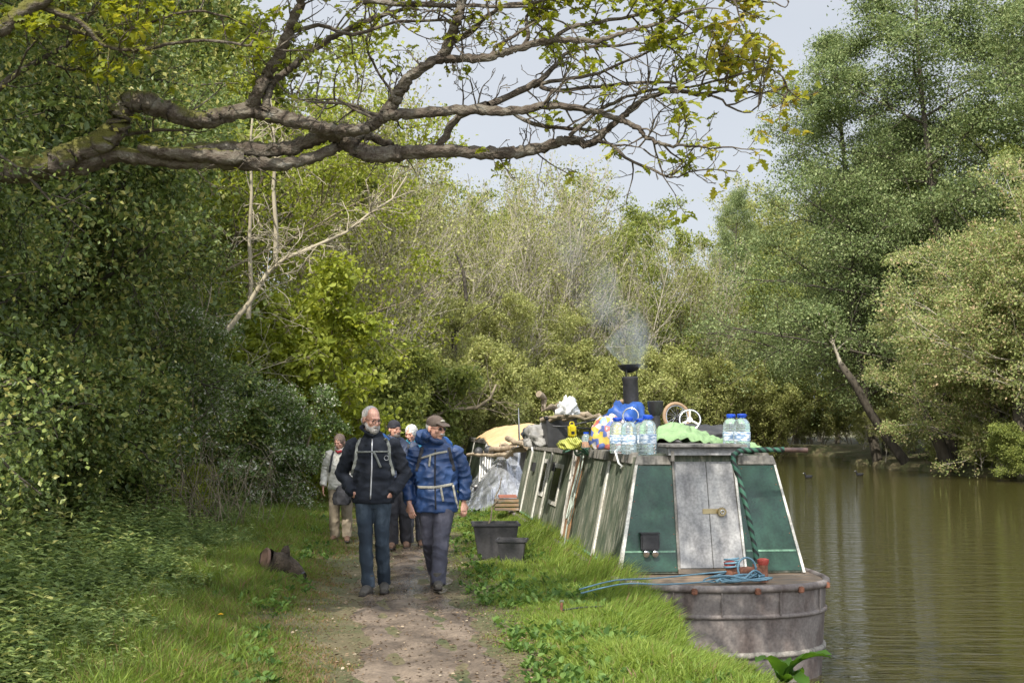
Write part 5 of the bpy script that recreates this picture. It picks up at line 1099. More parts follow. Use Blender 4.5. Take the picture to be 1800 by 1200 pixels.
cloth_blob('foam_offcut', W(866, 790, 26), (.14, .12, .1), M_wbag, 15, .2, 'white packet at the left end of the orange tarpaulin', 'packet')
hk = MB(); hk.tube([(.1, 0, .02), (.0, -.02, .02), (-.04, -.05, -.02), (-.01, -.07, -.14), (.03, -.07, -.17), (.01, -.06, -.19)], [(.02, .008)] * 6, 8); o = hk.build('roof_hook', M_wbag, None, smooth=2, loc=bw(-.76, .86, 1.2)); tag(o, 'white plastic hook hanging over the handrail', 'hook')
hk = MB(); hk.tube([(.1, 0, .02), (.0, -.02, .02), (-.04, -.05, -.02), (-.03, -.07, -.14), (0, -.07, -.18)], [(.02, .008)] * 5, 8); o = hk.build('roof_hook', M_wbag, None, smooth=2, loc=bw(-.76, 8.3, 1.2)); tag(o, 'pale hook on the handrail far along the boat', 'hook')
# ropes
def rope(name, strands, r, mat_, lab, cat='rope', loc=(0, 0, 0)):
    loc = Vector(loc); m = MB()
    for s in strands:
        s = [Vector(p) for p in s]; Q = []
        for i in range(len(s) - 1):
            p0, p1, p2, p3 = s[max(i - 1, 0)], s[i], s[i + 1], s[min(i + 2, len(s) - 1)]
            for k in range(5):
                t = k / 5; Q.append(.5 * ((2 * p1) + (p2 - p0) * t + (2 * p0 - 5 * p1 + 4 * p2 - p3) * t * t + (3 * p1 - p0 - 3 * p2 + p3) * t ** 3) - loc)
        Q.append(s[-1] - loc); m.tube(Q, r, 6)
    return tag(m.build(name, mat_, None, smooth=2, loc=loc), lab, cat)
M_grope = stripes('green_rope', (.03, .09, .05), (.1, .25, .16), 30); M_brope = stripes('blue_rope', (.06, .14, .19), (.16, .28, .35), 40); M_wrope = fab('pale_rope', (.42, .47, .4), 30)
R = random.Random(4)
def coil(c, rx, ry, rz, n, R): return [Vector((c[0] + rx * R.gauss(0, .5), c[1] + ry * R.gauss(0, .5), c[2] + rz * R.gauss(0, .5))) for _ in range(n)]
tangle = [bw(-.8 + .08 * R.gauss(0, 1), 3.2 + .25 * R.gauss(0, 1), 1.2 + .06 * R.gauss(0, 1)) for _ in range(34)]
rope('tangled_rope', [tangle], .011, M_grope, 'dark green rope tangled at the gap in the handrail')
rope('hanging_rope', [[bw(-.74, 3.2, 1.2), bw(-.8, 3.1, .95), bw(-.9, 3.05, .6), bw(-.93, 3.0, .42), bw(-.97, 3.1, .25), bw(-.92, 3.2, .5), bw(-.85, 3.2, .8), bw(-.76, 3.25, 1.18)],
    [bw(-.74, 3.15, 1.2), bw(-.82, 3.3, .9), bw(-.95, 3.2, .45), bw(-1.0, 3.05, .32), bw(-.96, 2.95, .45), bw(-.9, 3.0, .62), bw(-.97, 3.1, .3), bw(-1.02, 3.1, -.0)]], .009, M_wrope, 'pale green rope hanging in loops down the boat side')
rope('hanging_rope', [[bw(-.75, 3.95, 1.18), bw(-.82, 3.9, .8), bw(-.9, 3.85, .4), bw(-.95, 3.85, .05)], [bw(-.76, 3.7, 1.18), bw(-.8, 3.72, .9), bw(-.89, 3.7, .5), bw(-.96, 3.75, .02)]], .014, fab('white_rope', (.55, .52, .46), 30), 'white ropes hanging beside the bare plywood panel')
d0 = bw(-.02, -.72, .1); pin = W(985, 1062, 10.4); pin.z = float(gz(pin.x, pin.y))
rope('mooring_rope', [[d0, bw(-.3, -.8, .09), bw(-.75, -.85, .06), bw(-1.15, -.97, .06), bw(-1.5, -1.1, .0)],
    [bw(-.0, -.75, .06), bw(-.3, -.9, .03), bw(-.7, -.98, .02), bw(-1.1, -1.08, .04), bw(-1.5, -1.2, -.02)], [bw(-.2, -.9, .02), bw(-.3, -.86, .03), bw(-.25, -.8, .05), bw(.0, -.7, .1)]], .007, M_brope, 'pale blue mooring rope running from the red stud to the bank')
cl = []
for k in range(3): cl.append([bw(.02 + .05 * R.gauss(0, 1) + .22 * math.cos(i * 1.1 + k), -.86 + .1 * math.sin(i * 1.3 + k), .03 + .025 * abs(R.gauss(0, 1))) for i in range(13)])
cl.append([bw(.12 + .09 * math.cos(i * .8), -.8 + .02 * math.sin(i), .13 + .1 * math.sin(i * .8)) for i in range(10)]); cl.append([bw(.0 + .07 * math.cos(i * 1.4), -.73 + .06 * math.sin(i * 1.4), .12 + .008 * i) for i in range(14)])
rope('coiled_rope', cl, .01, M_brope, 'blue rope coiled around the red mooring studs')
pn = empty('mooring_pin', pin, 0, 'steel mooring pin driven into the grass bank', 'pin'); MB().tube([(0, 0, -.1), (.01, -.02, .13)], .012, 8).build('shaft', M_rust, pn); rope('mooring_line', [[pin + Vector((.0, 0, .06)), pin + Vector((.2, .1, .07)), pin + Vector((.42, .3, .05))]], .007, M_black, 'dark line lying in the grass from the mooring pin'); MB().box((.01, -.02, .135), (.04, .025, .02)).build('head', M_chrome, pn, bevel=.004)
# tarpaulins on the second boat
M_ot = fab('orange_tarp', (.6, .4, .2), 3, .3, .8); 
def otf(u, v):
    Y = 25 + v * 5; X = -.5 + u * 1.75 - .09 * v * 5 + .05; h = math.sin(math.pi * (.06 + .86 * u)) ** .55 * math.sin(math.pi * (.0 + .9 * v)) ** .4
    return Vector((X, Y, 1.12 + .52 * h))
drape('orange_tarpaulin', otf, 50, 50, M_ot, 'faded orange tarpaulin domed over the load of the second boat', 'tarpaulin', 5, .05, folds=4)
M_st = surf('silver_tarp', [(.3, (.2, .21, .23)), (.6, (.42, .43, .46)), (.8, (.6, .61, .64))], scale=3, rough=.27, metal=.55, bump=.8, bscale=9, bdist=.03)
def stf(u, v):
    # falls from the second boat's roof edge on to the bank, peaked toward the right
    Y = 22.9 + v * 3.2 - .2 * u; X = .12 - 1.05 * u ** 1.1 - .1 * v * 3.2 + .02; z = 1.12 * (1 - u ** 1.5) * float(sstep(-.02, .42, v)) ** .8
    return Vector((X + .12, Y, .06 + z))
drape('silver_tarpaulin', stf, 60, 60, M_st, 'shiny grey tarpaulin draped from the second boat to the grass', 'tarpaulin', 9, .1, folds=9)
# white chair-like slatted frame and bike parts against the tarp
cf = empty('folded_chair', W(852, 862, 24.6), -.2, 'white slatted folding chair leaning on the tarpaulin', 'chair'); M_wp = surf('white_paint', (.7, .69, .66), rough=.5, bump=.1)
m = MB(); [m.box((-.1 + .05 * i, .0 + .02, .36), (.03, .02, .72), Rx(-12)) for i in range(5)]; m.build('back_slats', M_wp, cf, bevel=.004)
m = MB(); m.box((0, -.12, .1), (.28, .3, .03)); m.build('seat', M_wp, cf, bevel=.004); m = MB(); [m.tube([(s * .12, -.2, -.2), (s * .12, .08, .1)], .015, 6) for s in (-1, 1)]; m.build('leg', M_wp, cf)
m = MB(); m.ell((-.12, 0, .75), (.09, .08, .1)); m.ell((.08, 0, .78), (.1, .08, .1)); tag(m.build('boots', M_blackp, None, smooth=2, loc=W(852, 862, 24.6)), 'pair of dark boots upturned on the white chair', 'boots')
bk = empty('handlebar', W(835, 858, 24), 0, 'black bicycle handlebar lying left of the tarpaulin', 'handlebar'); MB().tube([(-.2, 0, .2), (-.16, 0, .1), (0, 0, .02), (.18, -.02, .05), (.26, 0, .14)], .017, 8).build('bar', M_black, bk, smooth=2); MB().tube([(-.2, 0, .2), (-.24, 0, .3)], .026, 8).build('grip', M_black, bk); MB().tube([(0, 0, .02), (.02, .05, -.25)], .02, 8).build('stem', M_black, bk)
bx_ = empty('brick_stack', W(890, 897, 21.2), .1, 'low crate of bricks and boards between the tarpaulin and the boat', 'crate'); m = MB(); [m.box((0, 0, .03 + .07 * i), (.4, .25, .05)) for i in range(3)]; m.build('boards', M_deck, bx_, bevel=.005); MB().box((.02, 0, .24), (.3, .2, .05)).build('brick', surf('brick_red', (.35, .14, .1)), bx_, bevel=.005)
# tubs on the bank
def planter(pos, w, h, lab, rz):
    o = empty('plastic_tub', pos, rz, lab, 'tub'); m = MB(); tub(m, w * .76, w * .56, w, w * .74, h, .012); m.build('tub', M_tub, o, bevel=.012)
    m = MB(); [m.box((0, s * w * .37, h - .012), (w + .045, .03, .035)) for s in (-1, 1)]; [m.box((s * w * .5, 0, h - .012), (.03, w * .74 + .02, .0352)) for s in (-1, 1)]; m.build('rim', M_tub, o, bevel=.006)
    MB().box((0, 0, h - .06), (w * .9, w * .66, .02)).build('soil', M_ground, o); return o
M_tub = streaky('grey_tub', (.045, .043, .045), (.028, .027, .03), (.09, .085, .08), .4, 6, .55)
planter((-.2, 15.2, .0), .54, .42, 'large square black plastic tub on the bank', .06)
planter((.0, 14.35, .02), .32, .28, 'small grey plastic tub in front of the large one', -.08)
stick('dry_stalk', (-.31, 15.3, .3), (-.13, 15.35, .95), .012, .006, 'curved dead stem standing in the large tub', 'stem', M_twigb, 4, .05)
rosette('tub_plant', (.0, 15.9, 0), 9, .3, .02, 'leafy plant growing behind the tubs', 'plant', L_dock, 12); rosette('tub_plant', (.3, 14.7, .0), 8, .22, .025, 'leafy weed growing between the small tub and the boat', 'plant', L_dock, 13)
# log on the left verge
lg = empty('log', (-2.36, 12.9, .13), 0, 'short knobbly sawn log lying on the left verge', 'log'); out = []
R = random.Random(2); a = Vector((-.15, -.17, .1)); b = Vector((.17, .1, -.03)); pts = [a.lerp(b, t / 8) + Vector((R.gauss(0, .008), R.gauss(0, .008), R.gauss(0, .008))) for t in range(9)]
me = wood_mesh('bark', [(pts, [.1, .1, .095, .1, .115, .11, .095, .085, .07], 0), ([pts[5], pts[5] + Vector((.03, -.02, .13)), pts[5] + Vector((.05, -.02, .17))], [.07, .05, .03], 0), ([pts[6], pts[7] + Vector((.09, -.08, -.03)), pts[7] + Vector((.13, -.1, -.05))], [.08, .06, .045], 0)], (16,), .16)
link('bark', me, surf('log_bark', [(.3, (.03, .022, .015)), (.6, (.09, .066, .045)), (.75, (.14, .12, .08))], scale=14, rough=.95, bump=1, bdist=.02), lg); lg.scale = (.88, 1, 1.15)
dd = (a - b).normalized(); MB().lathe([(.1, -.02), (.102, .0), (.09, .012), (.004, .014)], a, 18, dd.to_track_quat('Z', 'Y').to_matrix()).build('sawn_end', surf('sawn_wood', [(.3, (.12, .07, .05)), (.7, (.24, .15, .11))], scale=16, rough=.9), lg, smooth=True)
MB().lathe([(.045, 0), (.042, .02), (.03, .006), (.002, -.02)], pts[7] + Vector((.135, -.105, -.052)), 14, Vector((.8, -.6, -.3)).to_track_quat('Z', 'Y').to_matrix()).build('hollow_end', M_black, lg, smooth=True)
# coots
def coot(px, py, lab):
    Y = (CAMZ - WATER) * F / (py - 750); o = empty('coot', (W(px, py, Y).x, Y, WATER), math.radians(20), lab, 'bird', 'dark water birds'); m = MB()
    m.ell((0, 0, .05), (.19, .1, .09)); m.tube([(-.13, 0, .08), (-.17, 0, .16), (-.19, 0, .21)], [.05, .035, .03], 8); m.ell((-.2, 0, .22), (.05, .035, .04)); m.tube([(.14, 0, .08), (.24, 0, .1)], [.05, .015], 6)
    m.build('body', surf('coot_black', (.012, .012, .013), rough=.95, bump=0), o, smooth=2); MB().tube([(-.23, 0, .225), (-.28, 0, .21)], [.016, .004], 6).build('bill', M_wp, o)
coot(1421, 839, 'black coot swimming off the end of the boat, the nearer one'); coot(1511, 835, 'black coot farther right, near the far bank')
# smoke
m, nt, N, L, P = newmat('wood_smoke'); N.remove(P); pv = N.new('ShaderNodeVolumePrincipled'); L.new(pv.outputs[0], N['Material Output'].inputs['Volume']); pv.inputs['Color'].default_value = (.75, .87, 1, 1)
tc = N.new('ShaderNodeTexCoord'); mp = N.new('ShaderNodeMapping'); mp.inputs['Scale'].default_value = (1, 1, .7); L.new(tc.outputs['Object'], mp.inputs[0]); n = N.new('ShaderNodeTexNoise'); n.inputs['Scale'].default_value = 2.6; n.inputs['Detail'].default_value = 4; n.inputs['Distortion'].default_value = .6; L.new(mp.outputs[0], n.inputs[0])
mr = N.new('ShaderNodeMapRange'); mr.inputs[1].default_value = .44; mr.inputs[2].default_value = .72; mr.inputs[3].default_value = 0; mr.inputs[4].default_value = 2.4; L.new(n.outputs[0], mr.inputs[0])
sz = N.new('ShaderNodeSeparateXYZ'); L.new(tc.outputs['Object'], sz.inputs[0]); fz_ = N.new('ShaderNodeMapRange'); fz_.inputs[1].default_value = 0; fz_.inputs[2].default_value = .9; fz_.inputs[3].default_value = 1; fz_.inputs[4].default_value = .2; L.new(sz.outputs[2], fz_.inputs[0])
mu = N.new('ShaderNodeMath'); mu.operation = 'MULTIPLY'; L.new(mr.outputs[0], mu.inputs[0]); L.new(fz_.outputs[0], mu.inputs[1]); L.new(mu.outputs[0], pv.inputs['Density'])
s0 = roof(1113, 15.2, 1.02); sm = MB(); sm.tube([(0.02, 0, -.05), (.06, 0, .12), (-.05, .1, .35), (-.35, .2, .8), (-.65, .3, 1.3), (-.8, .4, 1.9)], [.16, .27, .32, .34, .36, .2], 14); o = sm.build('smoke', m, None, smooth=2, loc=s0); tag(o, 'thin bluish wood smoke drifting up from the flue', 'smoke', kind='stuff')
# ---------------------------------------------------------------- people
TS = bpy.data.scenes.new('build')
def fuse(name, mb, voxel, mat_, parent, it=3, disp=None):
    me = mb.mesh(name) if isinstance(mb, MB) else mb
    t = bpy.data.objects.new('t', me); TS.collection.objects.link(t); r = t.modifiers.new('r', 'REMESH'); r.mode = 'VOXEL'; r.voxel_size = voxel
    if it: s = t.modifiers.new('s', 'SMOOTH'); s.factor = .5; s.iterations = it
    TS.view_layers[0].update(); dg = TS.view_layers[0].depsgraph; me2 = bpy.data.meshes.new_from_object(t.evaluated_get(dg)); bpy.data.objects.remove(t)
    me2.name = name
    if disp:
        n_ = len(me2.vertices); co = np.zeros(n_ * 3, np.float32); no = np.zeros(n_ * 3, np.float32); me2.vertices.foreach_get('co', co)
        me2.vertex_normals.foreach_get('vector', no); co = co.reshape(-1, 3)
        co += no.reshape(-1, 3) * np.array([disp(Vector(c)) for c in co.tolist()], np.float32)[:, None]; me2.vertices.foreach_set('co', co.ravel())
    me2.polygons.foreach_set('use_smooth', [True] * len(me2.polygons)); me2.update()
    me2.materials.clear()
    return link(name, me2, mat_, parent)
def wrinkle(amp, f=9, zf=1.7, seed=0):
    def d(p):
        q = Vector((p.x * f, p.y * f, p.z * f * zf + seed)); w = Vector((noise.noise(q * .5), noise.noise(q * .5 + Vector((7, 3, 1))), 0))
        return amp * (1 - 2.4 * abs(noise.noise(q + w * 1.5))) + amp * .5 * noise.noise(q * 2.3)
    return d
M_skin = surf('skin', [(.3, (.5, .25, .18)), (.7, (.62, .36, .27))], scale=18, rough=.5, bump=.15, bdist=.002, Subsurface_Weight=.08)
M_eye = surf('eye_dark', (.03, .02, .02), rough=.2, bump=0)
M_lip = surf('lips', (.4, .16, .13), rough=.5, bump=0)
def hand(m, w, d, n, side, s=1, curl=.5):
    'w wrist, d pointing to the fingertips, n back-of-hand normal, side +1/-1: thumb direction'
    d = Vector(d).normalized(); n = Vector(n); n = (n - d * n.dot(d)).normalized(); x = d.cross(n) * side; w = Vector(w)
    m.tube([w - d * .03, w + d * .02, w + d * .06 * s, w + d * .092 * s], [(.024, .018), (.017, .03), (.016, .042), (.013, .038)], 12, up=n)
    for i, (l, off) in enumerate(((.072, -.031), (.08, -.0105), (.075, .0105), (.06, .031))):
        p = w + d * (.088 * s) + x * (-off); pts = [p - d * .01]; dd = d.copy(); r = [.0095]
        for k in range(3):
            a = curl * (.55 + .4 * k) * (1 + .08 * i); dd = (dd * math.cos(a * .75) - n * math.sin(a * .75)).normalized() if k else (d * math.cos(a * .5) - n * math.sin(a * .5)).normalized()
            p = p + dd * l * (.42, .32, .26)[k]; pts.append(p); r.append((.0088, .008, .0065)[k])
        m.tube(pts, r, 8)
    p = w + d * .03 + x * .028; t1 = p + (x * .75 + d * .8 - n * .3).normalized() * .038; t2 = t1 + (x * .15 + d * 1 - n * .5).normalized() * .03
    m.tube([w + d * .01 + x * .012, p, t1, t2], [.013, .013, .0105, .008], 8)
def person(label, loc, H=1.78, rz=0, head=(0, 0, 1.665), yaw=0, pitch=0, J=None, legs=None, boots=None, jacket=None, trousers=None, skin=True, jr=1.0, tr_r=1.0, voxb=.006, hem=.86, collar=True, curl=.5, seed=0, lean=0, hood=False, slv=.93, wa=.009):
    s = H / 1.78; o = empty('person', loc, math.radians(rz), label, 'person', 'walkers on the towpath'); o.scale = (s, s, s)
    Jd = dict(sl=(-.185, .01, 1.44), el=(-.25, .03, 1.15), wl=(-.25, -.05, .9), sr=(.185, .01, 1.44), er=(.25, .03, 1.15), wr=(.25, -.05, .9), hl=(-.09, 0, .93), kl=(-.09, -.05, .5), al=(-.09, 0, .09), tl=(-.1, -.16, .03), hr=(.09, 0, .93), kr=(.09, -.05, .5), ar=(.09, 0, .09), tr=(.1, -.16, .03), dl=(0, -.1, -1), dr=(0, -.1, -1), nl=(-1, -.2, 0), nr=(1, -.2, 0))
    Jd.update(J or {}); g = {k: Vector(v) for k, v in Jd.items()}; hc = Vector(head)
    Mh = Rz(yaw) @ Rx(pitch)
    def h(p): return hc + Mh @ Vector(p)
    b = MB()
    b.tube([(0, 0, .88), (0, 0, .98), (0, 0, 1.12), (0, 0, 1.3), (0, 0, 1.42), (0, .01, 1.47)], [(.09, .145), (.1, .15), (.09, .13), (.105, .15), (.09, .16), (.05, .08)], 16, up=(0, 1, 0))
    b.tube([(0, .02, 1.42), (hc.x * .5, .01, 1.5), tuple(h((0, .02, -.06)))], [.07, .056, .056], 12)
    for q in 'lr':
        b.tube([g['s' + q] * 1, g['s' + q].lerp(g['e' + q], .5), g['e' + q], g['e' + q].lerp(g['w' + q], .35), g['w' + q]], [.055, .046, .04, .039, .025], 10)
        hand(b, g['w' + q], g['d' + q], g['n' + q], (1 if q == 'l' else -1), curl=curl)
        b.tube([g['h' + q] + Vector((0, 0, .02)), g['h' + q].lerp(g['k' + q], .4), g['k' + q], g['k' + q].lerp(g['a' + q], .35), g['a' + q]], [.075, .06, .042, .04, .03], 12)
        b.tube([g['a' + q] + Vector((0, .03, -.03)), g['a' + q].lerp(g['t' + q], .5) + Vector((0, 0, -.01)), g['t' + q]], [.035, .035, .025], 8)
    # head and face
    for c, r in (((0, .012, .028), (.077, .097, .098)), ((0, -.02, -.03), (.062, .074, .082)), ((0, -.062, -.09), (.032, .026, .022)), ((-.04, -.066, -.018), (.024, .022, .024)), ((.04, -.066, -.018), (.024, .022, .024)),
                 ((0, -.105, -.03), (.018, .016, .011)), ((-.08, .012, -.004), (.01, .02, .033)), ((.08, .012, -.004), (.01, .02, .033)), ((0, -.088, -.06), (.026, .014, .014)), ((-.031, -.073, .008), (.016, .014, .012)), ((.031, -.073, .008), (.016, .014, .012))):
        b.ell(h(c), r, Mh)
    b.tube([h((0, -.084, .022)), h((0, -.1, .0)), h((0, -.116, -.024))], [.009, .011, .013], 8); b.tube([h((-.045, -.072, .03)), h((0, -.09, .03)), h((.045, -.072, .03))], [.009, .012, .009], 8)
    body = fuse('body', b, .005, M_skin, o, 2)
    for sx in (-.03, .03): MB().ell(h((sx, -.0845, .008)), (.011, .006, .0055), Mh).build('eye', M_eye, body, smooth=2)
    MB().ell(h((0, -.101, -.057)), (.02, .006, .005), Mh).build('mouth', M_lip, body, smooth=2)
    # trousers
    m = MB(); m.tube([(0, .0, .8), (0, 0, .9), (0, 0, 1.02)], [(.1, .14), (.125, .175), (.115, .16)], 16, up=(0, 1, 0))
    k_ = tr_r
    for q in 'lr':
        a = g['a' + q] + Vector((0, .01, -.02)); K = g['k' + q]
        m.tube([g['h' + q] + Vector((0, 0, .03)), g['h' + q].lerp(K, .3), g['h' + q].lerp(K, .7), K, K.lerp(a, .35), K.lerp(a, .75), a], [.1, .1 * k_, .082 * k_, .073 * k_, .074 * k_, .069 * k_, .068 * k_], 14)
    fuse('trousers', m, .007, trousers, o, 3, wrinkle(.008, 8, .9, seed))
    for q in 'lr':
        A = g['a' + q]; t = g['t' + q]; f = (t - A); f.z = 0; f.normalize(); tilt = (t.z - .03); z0 = A.z - .075
        bt = MB(); heel = A - f * .055; toe = t + f * .05
        bt.tube([A + Vector((0, 0, .1)), A + Vector((0, 0, .02)), A - f * .01 + Vector((0, 0, -.03))], [.052, .05, .05], 12)
        bt.tube([heel + Vector((0, 0, -.045)), A + f * .02 + Vector((0, 0, -.04)), A.lerp(t, .55) + Vector((0, 0, -.0)), toe + Vector((0, 0, .0))], [(.042, .038), (.05, .043), (.04, .05), (.024, .036)], 12, up=(0, 0, 1))
        ob = fuse('boot', bt, .006, boots, o, 2)
        so = MB(); so.tube([heel + Vector((0, 0, -.084)) - f * .005, A.lerp(t, .4) + Vector((0, 0, -.05)), toe + Vector((0, 0, -.02)) + f * .012], [(.012, .04), (.012, .048), (.012, .036)], 12, up=(0, 0, 1)); so.build('sole', M_sole, ob, smooth=2)
    # jacket
    m = MB(); r_ = jr
    m.tube([(0, 0, hem), (0, 0, hem + .04), (0, 0, 1.05), (0, -.005, 1.2), (0, 0, 1.33), (0, .0, 1.42), (hc.x * .3, .005, 1.49), (hc.x * .5, .0, 1.53)],
           [(.135 * r_, .19 * r_), (.14 * r_, .195 * r_), (.135 * r_, .185 * r_), (.14 * r_, .19 * r_), (.135, .2), (.11, .175), (.075, .1), (.075, .08)], 20, up=(0, 1, 0))
    for q in 'lr':
        w = g['w' + q]; e = g['e' + q]; m.tube([g['s' + q] * .8 + Vector((0, 0, .29)), g['s' + q] + Vector((0, 0, -.02)), g['s' + q].lerp(e, .5), e, e.lerp(w, .5), e.lerp(w, slv)], [.06, .075 * r_, .068 * r_, .062 * r_, .056 * r_, .047 * r_], 14)
    if collar: m.tube([h((0, -.075, -.13)), h((.07, -.04, -.115)), h((.085, .03, -.09)), h((0, .085, -.08)), h((-.085, .03, -.09)), h((-.07, -.04, -.115)), h((0, -.075, -.13))], .02, 8)
    if hood: m.ell(h((0, .11, -.1)), (.13, .08, .09)); m.tube([h((.1, -.0, -.1)), h((.1, .06, -.07)), h((0, .12, -.06)), h((-.1, .06, -.07)), h((-.1, 0, -.1))], .035, 8)
    jk = fuse('jacket', m, .007, jacket, o, 3, wrinkle(wa, 7, 1.5, seed + 5))
    bv = BVHTree.FromPolygons([v.co[:] for v in jk.data.vertices], [p.vertices[:] for p in jk.data.polygons])
    def snap(x, z, off=.006):
        hit = bv.ray_cast(Vector((x, -1, z)), Vector((0, 1, 0)))
        return (hit[0] if hit[0] else Vector((x, -.1, z))) + Vector((0, -off, 0))
    def ribbon(name, pts, w, mat_, par=None, off=.006, th=.004, n=7):
        P_ = []
        for i in range(len(pts) - 1):
            for k in range(n): t = k / n; P_.append(snap(pts[i][0] * (1 - t) + pts[i + 1][0] * t, pts[i][1] * (1 - t) + pts[i + 1][1] * t, off))
        P_.append(snap(*pts[-1], off)); y = [p.y for p in P_]
        for i in range(1, len(P_) - 1): P_[i].y = min((y[i - 1] + y[i] + y[i + 1]) / 3, y[i])
        m = MB(); m.tube(P_, [(th, w / 2)] * len(P_), 8, up=(0, 1, 0)); return m.build(name, mat_, par or o, smooth=2)
    return o, h, Mh, jk, ribbon, snap, g, body
M_sole = surf('boot_sole', (.03, .025, .022), rough=.8)
M_denim = surf('denim', [(.32, (.012, .018, .028)), (.48, (.022, .035, .052)), (.66, (.075, .1, .13))], scale=4, stretch=(1, 1, .6), rough=.9, bump=.3)
M_navy = surf('navy_fleece', [(.3, (.006, .008, .014)), (.7, (.014, .018, .028))], scale=10, rough=.95, bump=.3)
M_bluej = surf('blue_nylon', [(.3, (.014, .035, .105)), (.7, (.03, .07, .185))], scale=5, rough=.42, bump=.35, bscale=16, bdist=.012)
M_navyj = surf('dark_blue_shell', [(.3, (.02, .03, .06)), (.7, (.045, .06, .11))], scale=5, rough=.6, bump=.4)
M_cyan = surf('cyan_shell', [(.3, (.01, .16, .28)), (.7, (.02, .26, .4))], scale=5, rough=.5, bump=.4)
M_cream = surf('cream_shell', [(.3, (.45, .43, .38)), (.7, (.68, .66, .6))], scale=6, rough=.8, bump=.4)
M_slate = surf('slate_trousers', [(.3, (.03, .03, .045)), (.7, (.07, .07, .095))], scale=6, rough=.8, bump=.4)
M_dark = surf('black_trousers', [(.3, (.012, .012, .016)), (.7, (.03, .03, .038))], scale=6, rough=.85, bump=.3)
M_grey = surf('grey_trousers', [(.3, (.06, .06, .075)), (.7, (.12, .12, .14))], scale=6, rough=.85, bump=.3)
M_beige = surf('beige_trousers', [(.3, (.2, .16, .11)), (.7, (.36, .3, .22))], scale=6, rough=.9, bump=.3)
M_bootg = surf('grey_boot', [(.3, (.04, .037, .033)), (.7, (.1, .09, .075))], scale=12, rough=.85, bump=.5)
M_bootb = surf('brown_boot', [(.3, (.09, .05, .03)), (.7, (.2, .12, .08))], scale=12, rough=.8, bump=.5)
M_web = surf('grey_webbing', [(.3, (.15, .155, .14)), (.7, (.25, .26, .24))], scale=30, rough=.8)
M_webc = surf('cream_webbing', [(.3, (.32, .3, .24)), (.7, (.46, .43, .36))], scale=30, rough=.8)
M_zip = surf('silver_zip', (.5, .5, .52), rough=.4, metal=.6, bump=0)
M_hairw = surf('grey_hair', [(.3, (.3, .27, .24)), (.7, (.58, .55, .52))], scale=30, stretch=(1, 1, .3), rough=.7, bump=.6)
M_hairb = surf('brown_hair', [(.3, (.12, .08, .06)), (.7, (.25, .18, .14))], scale=30, stretch=(1, 1, .3), rough=.7, bump=.6)
M_beard = surf('grey_beard', [(.3, (.22, .2, .18)), (.7, (.5, .47, .44))], scale=40, rough=.9, bump=.8)
M_packb = surf('pack_blue', (.03, .12, .35), rough=.7); M_packk = surf('pack_black', (.03, .03, .035), rough=.8)
M_red = surf('red_scarf', (.45, .05, .06), rough=.9)
def gpos(px, Y, dz=0): X = (px - 900) / F * Y; return Vector((X, Y, float(gz(X, Y)) + dz))
def pack(o, mat_, w=.15, z0=1.0, z1=1.5, y=.22, nm='backpack'):
    m = MB(); m.tube([(0, y, z0), (0, y + .02, z0 + .06), (0, y + .03, (z0 + z1) / 2), (0, y + .01, z1 - .05), (0, y - .02, z1)], [(.09, w * .8), (.12, w), (.13, w), (.1, w * .92), (.06, w * .6)], 14, up=(0, 1, 0)); return fuse(nm, m, .012, mat_, o, 2, wrinkle(.008, 8, 1))
# 1 man in the navy fleece
p1 = person('bearded man in navy fleece and blue jeans with hands in pockets', gpos(658, 12.3, .01), 1.8, 0, head=(-.02, -.05, 1.655), yaw=38, pitch=14,
    J=dict(sl=(-.195, .02, 1.43), el=(-.32, .09, 1.13), wl=(-.2, -.08, .975), sr=(.18, .0, 1.43), er=(.3, .08, 1.12), wr=(.195, -.08, .965), dl=(.55, .1, -.8), dr=(-.55, .1, -.8), nl=(-.6, -.7, -.3), nr=(.6, -.7, -.3),
        hl=(-.085, 0, .92), kl=(-.06, -.12, .5), al=(-.03, -.12, .085), tl=(-.055, -.28, .03), hr=(.08, 0, .92), kr=(.09, -.06, .5), ar=(.1, .1, .09), tr=(.115, -.06, .03)),
    boots=M_bootg, jacket=M_navy, trousers=M_denim, jr=1.06, tr_r=.86, hem=.86, seed=1, curl=.9, slv=1.1, wa=.011)
o, h, Mh, jk, ribbon, snap, g, body = p1
m = MB(); m.ell(h((0, .028, .035)), (.081, .093, .094), Mh); m.ell(h((-.0, .05, -.02)), (.077, .062, .06), Mh); fuse('hair', m, .006, M_hairw, o, 1, wrinkle(.004, 40, .5))
m = MB(); m.ell(h((0, -.068, -.085)), (.05, .042, .045), Mh); m.tube([h((-.066, -.01, -.03)), h((-.055, -.05, -.075)), h((0, -.078, -.1)), h((.055, -.05, -.075)), h((.066, -.01, -.03))], [.014, .024, .03, .024, .014], 8); m.ell(h((0, -.098, -.046)), (.032, .014, .01), Mh); fuse('beard', m, .005, M_beard, o, 1, wrinkle(.003, 60, .6))
m = MB(); [m.torus(h((sx, -.104, .006)), .022, .0022, Mh @ Rx(90), 20, 5) for sx in (-.03, .03)]; m.tube([h((-.008, -.106, .01)), h((.008, -.106, .01))], .002, 5); [m.tube([h((sx * .052, -.1, .01)), h((sx * .08, 0, .012))], .002, 5) for sx in (-1, 1)]; m.build('glasses', M_black, o)
ribbon('zip', [(-.005, 1.47), (.0, 1.2), (-.012, .9)], .014, M_zip)
m = pack(o, M_packb)
for sx in (-1, 1):
    ribbon('pack_strap', [(sx * .12, 1.475), (sx * .155, 1.4), (sx * .16, 1.28), (sx * .205, 1.12)], .034, M_web)
ribbon('chest_strap', [(-.155, 1.345), (0, 1.35), (.155, 1.35)], .016, M_web, off=.012); ribbon('strap_tail', [(.015, 1.35), (.05, 1.28), (.085, 1.2)], .022, M_web, off=.012)
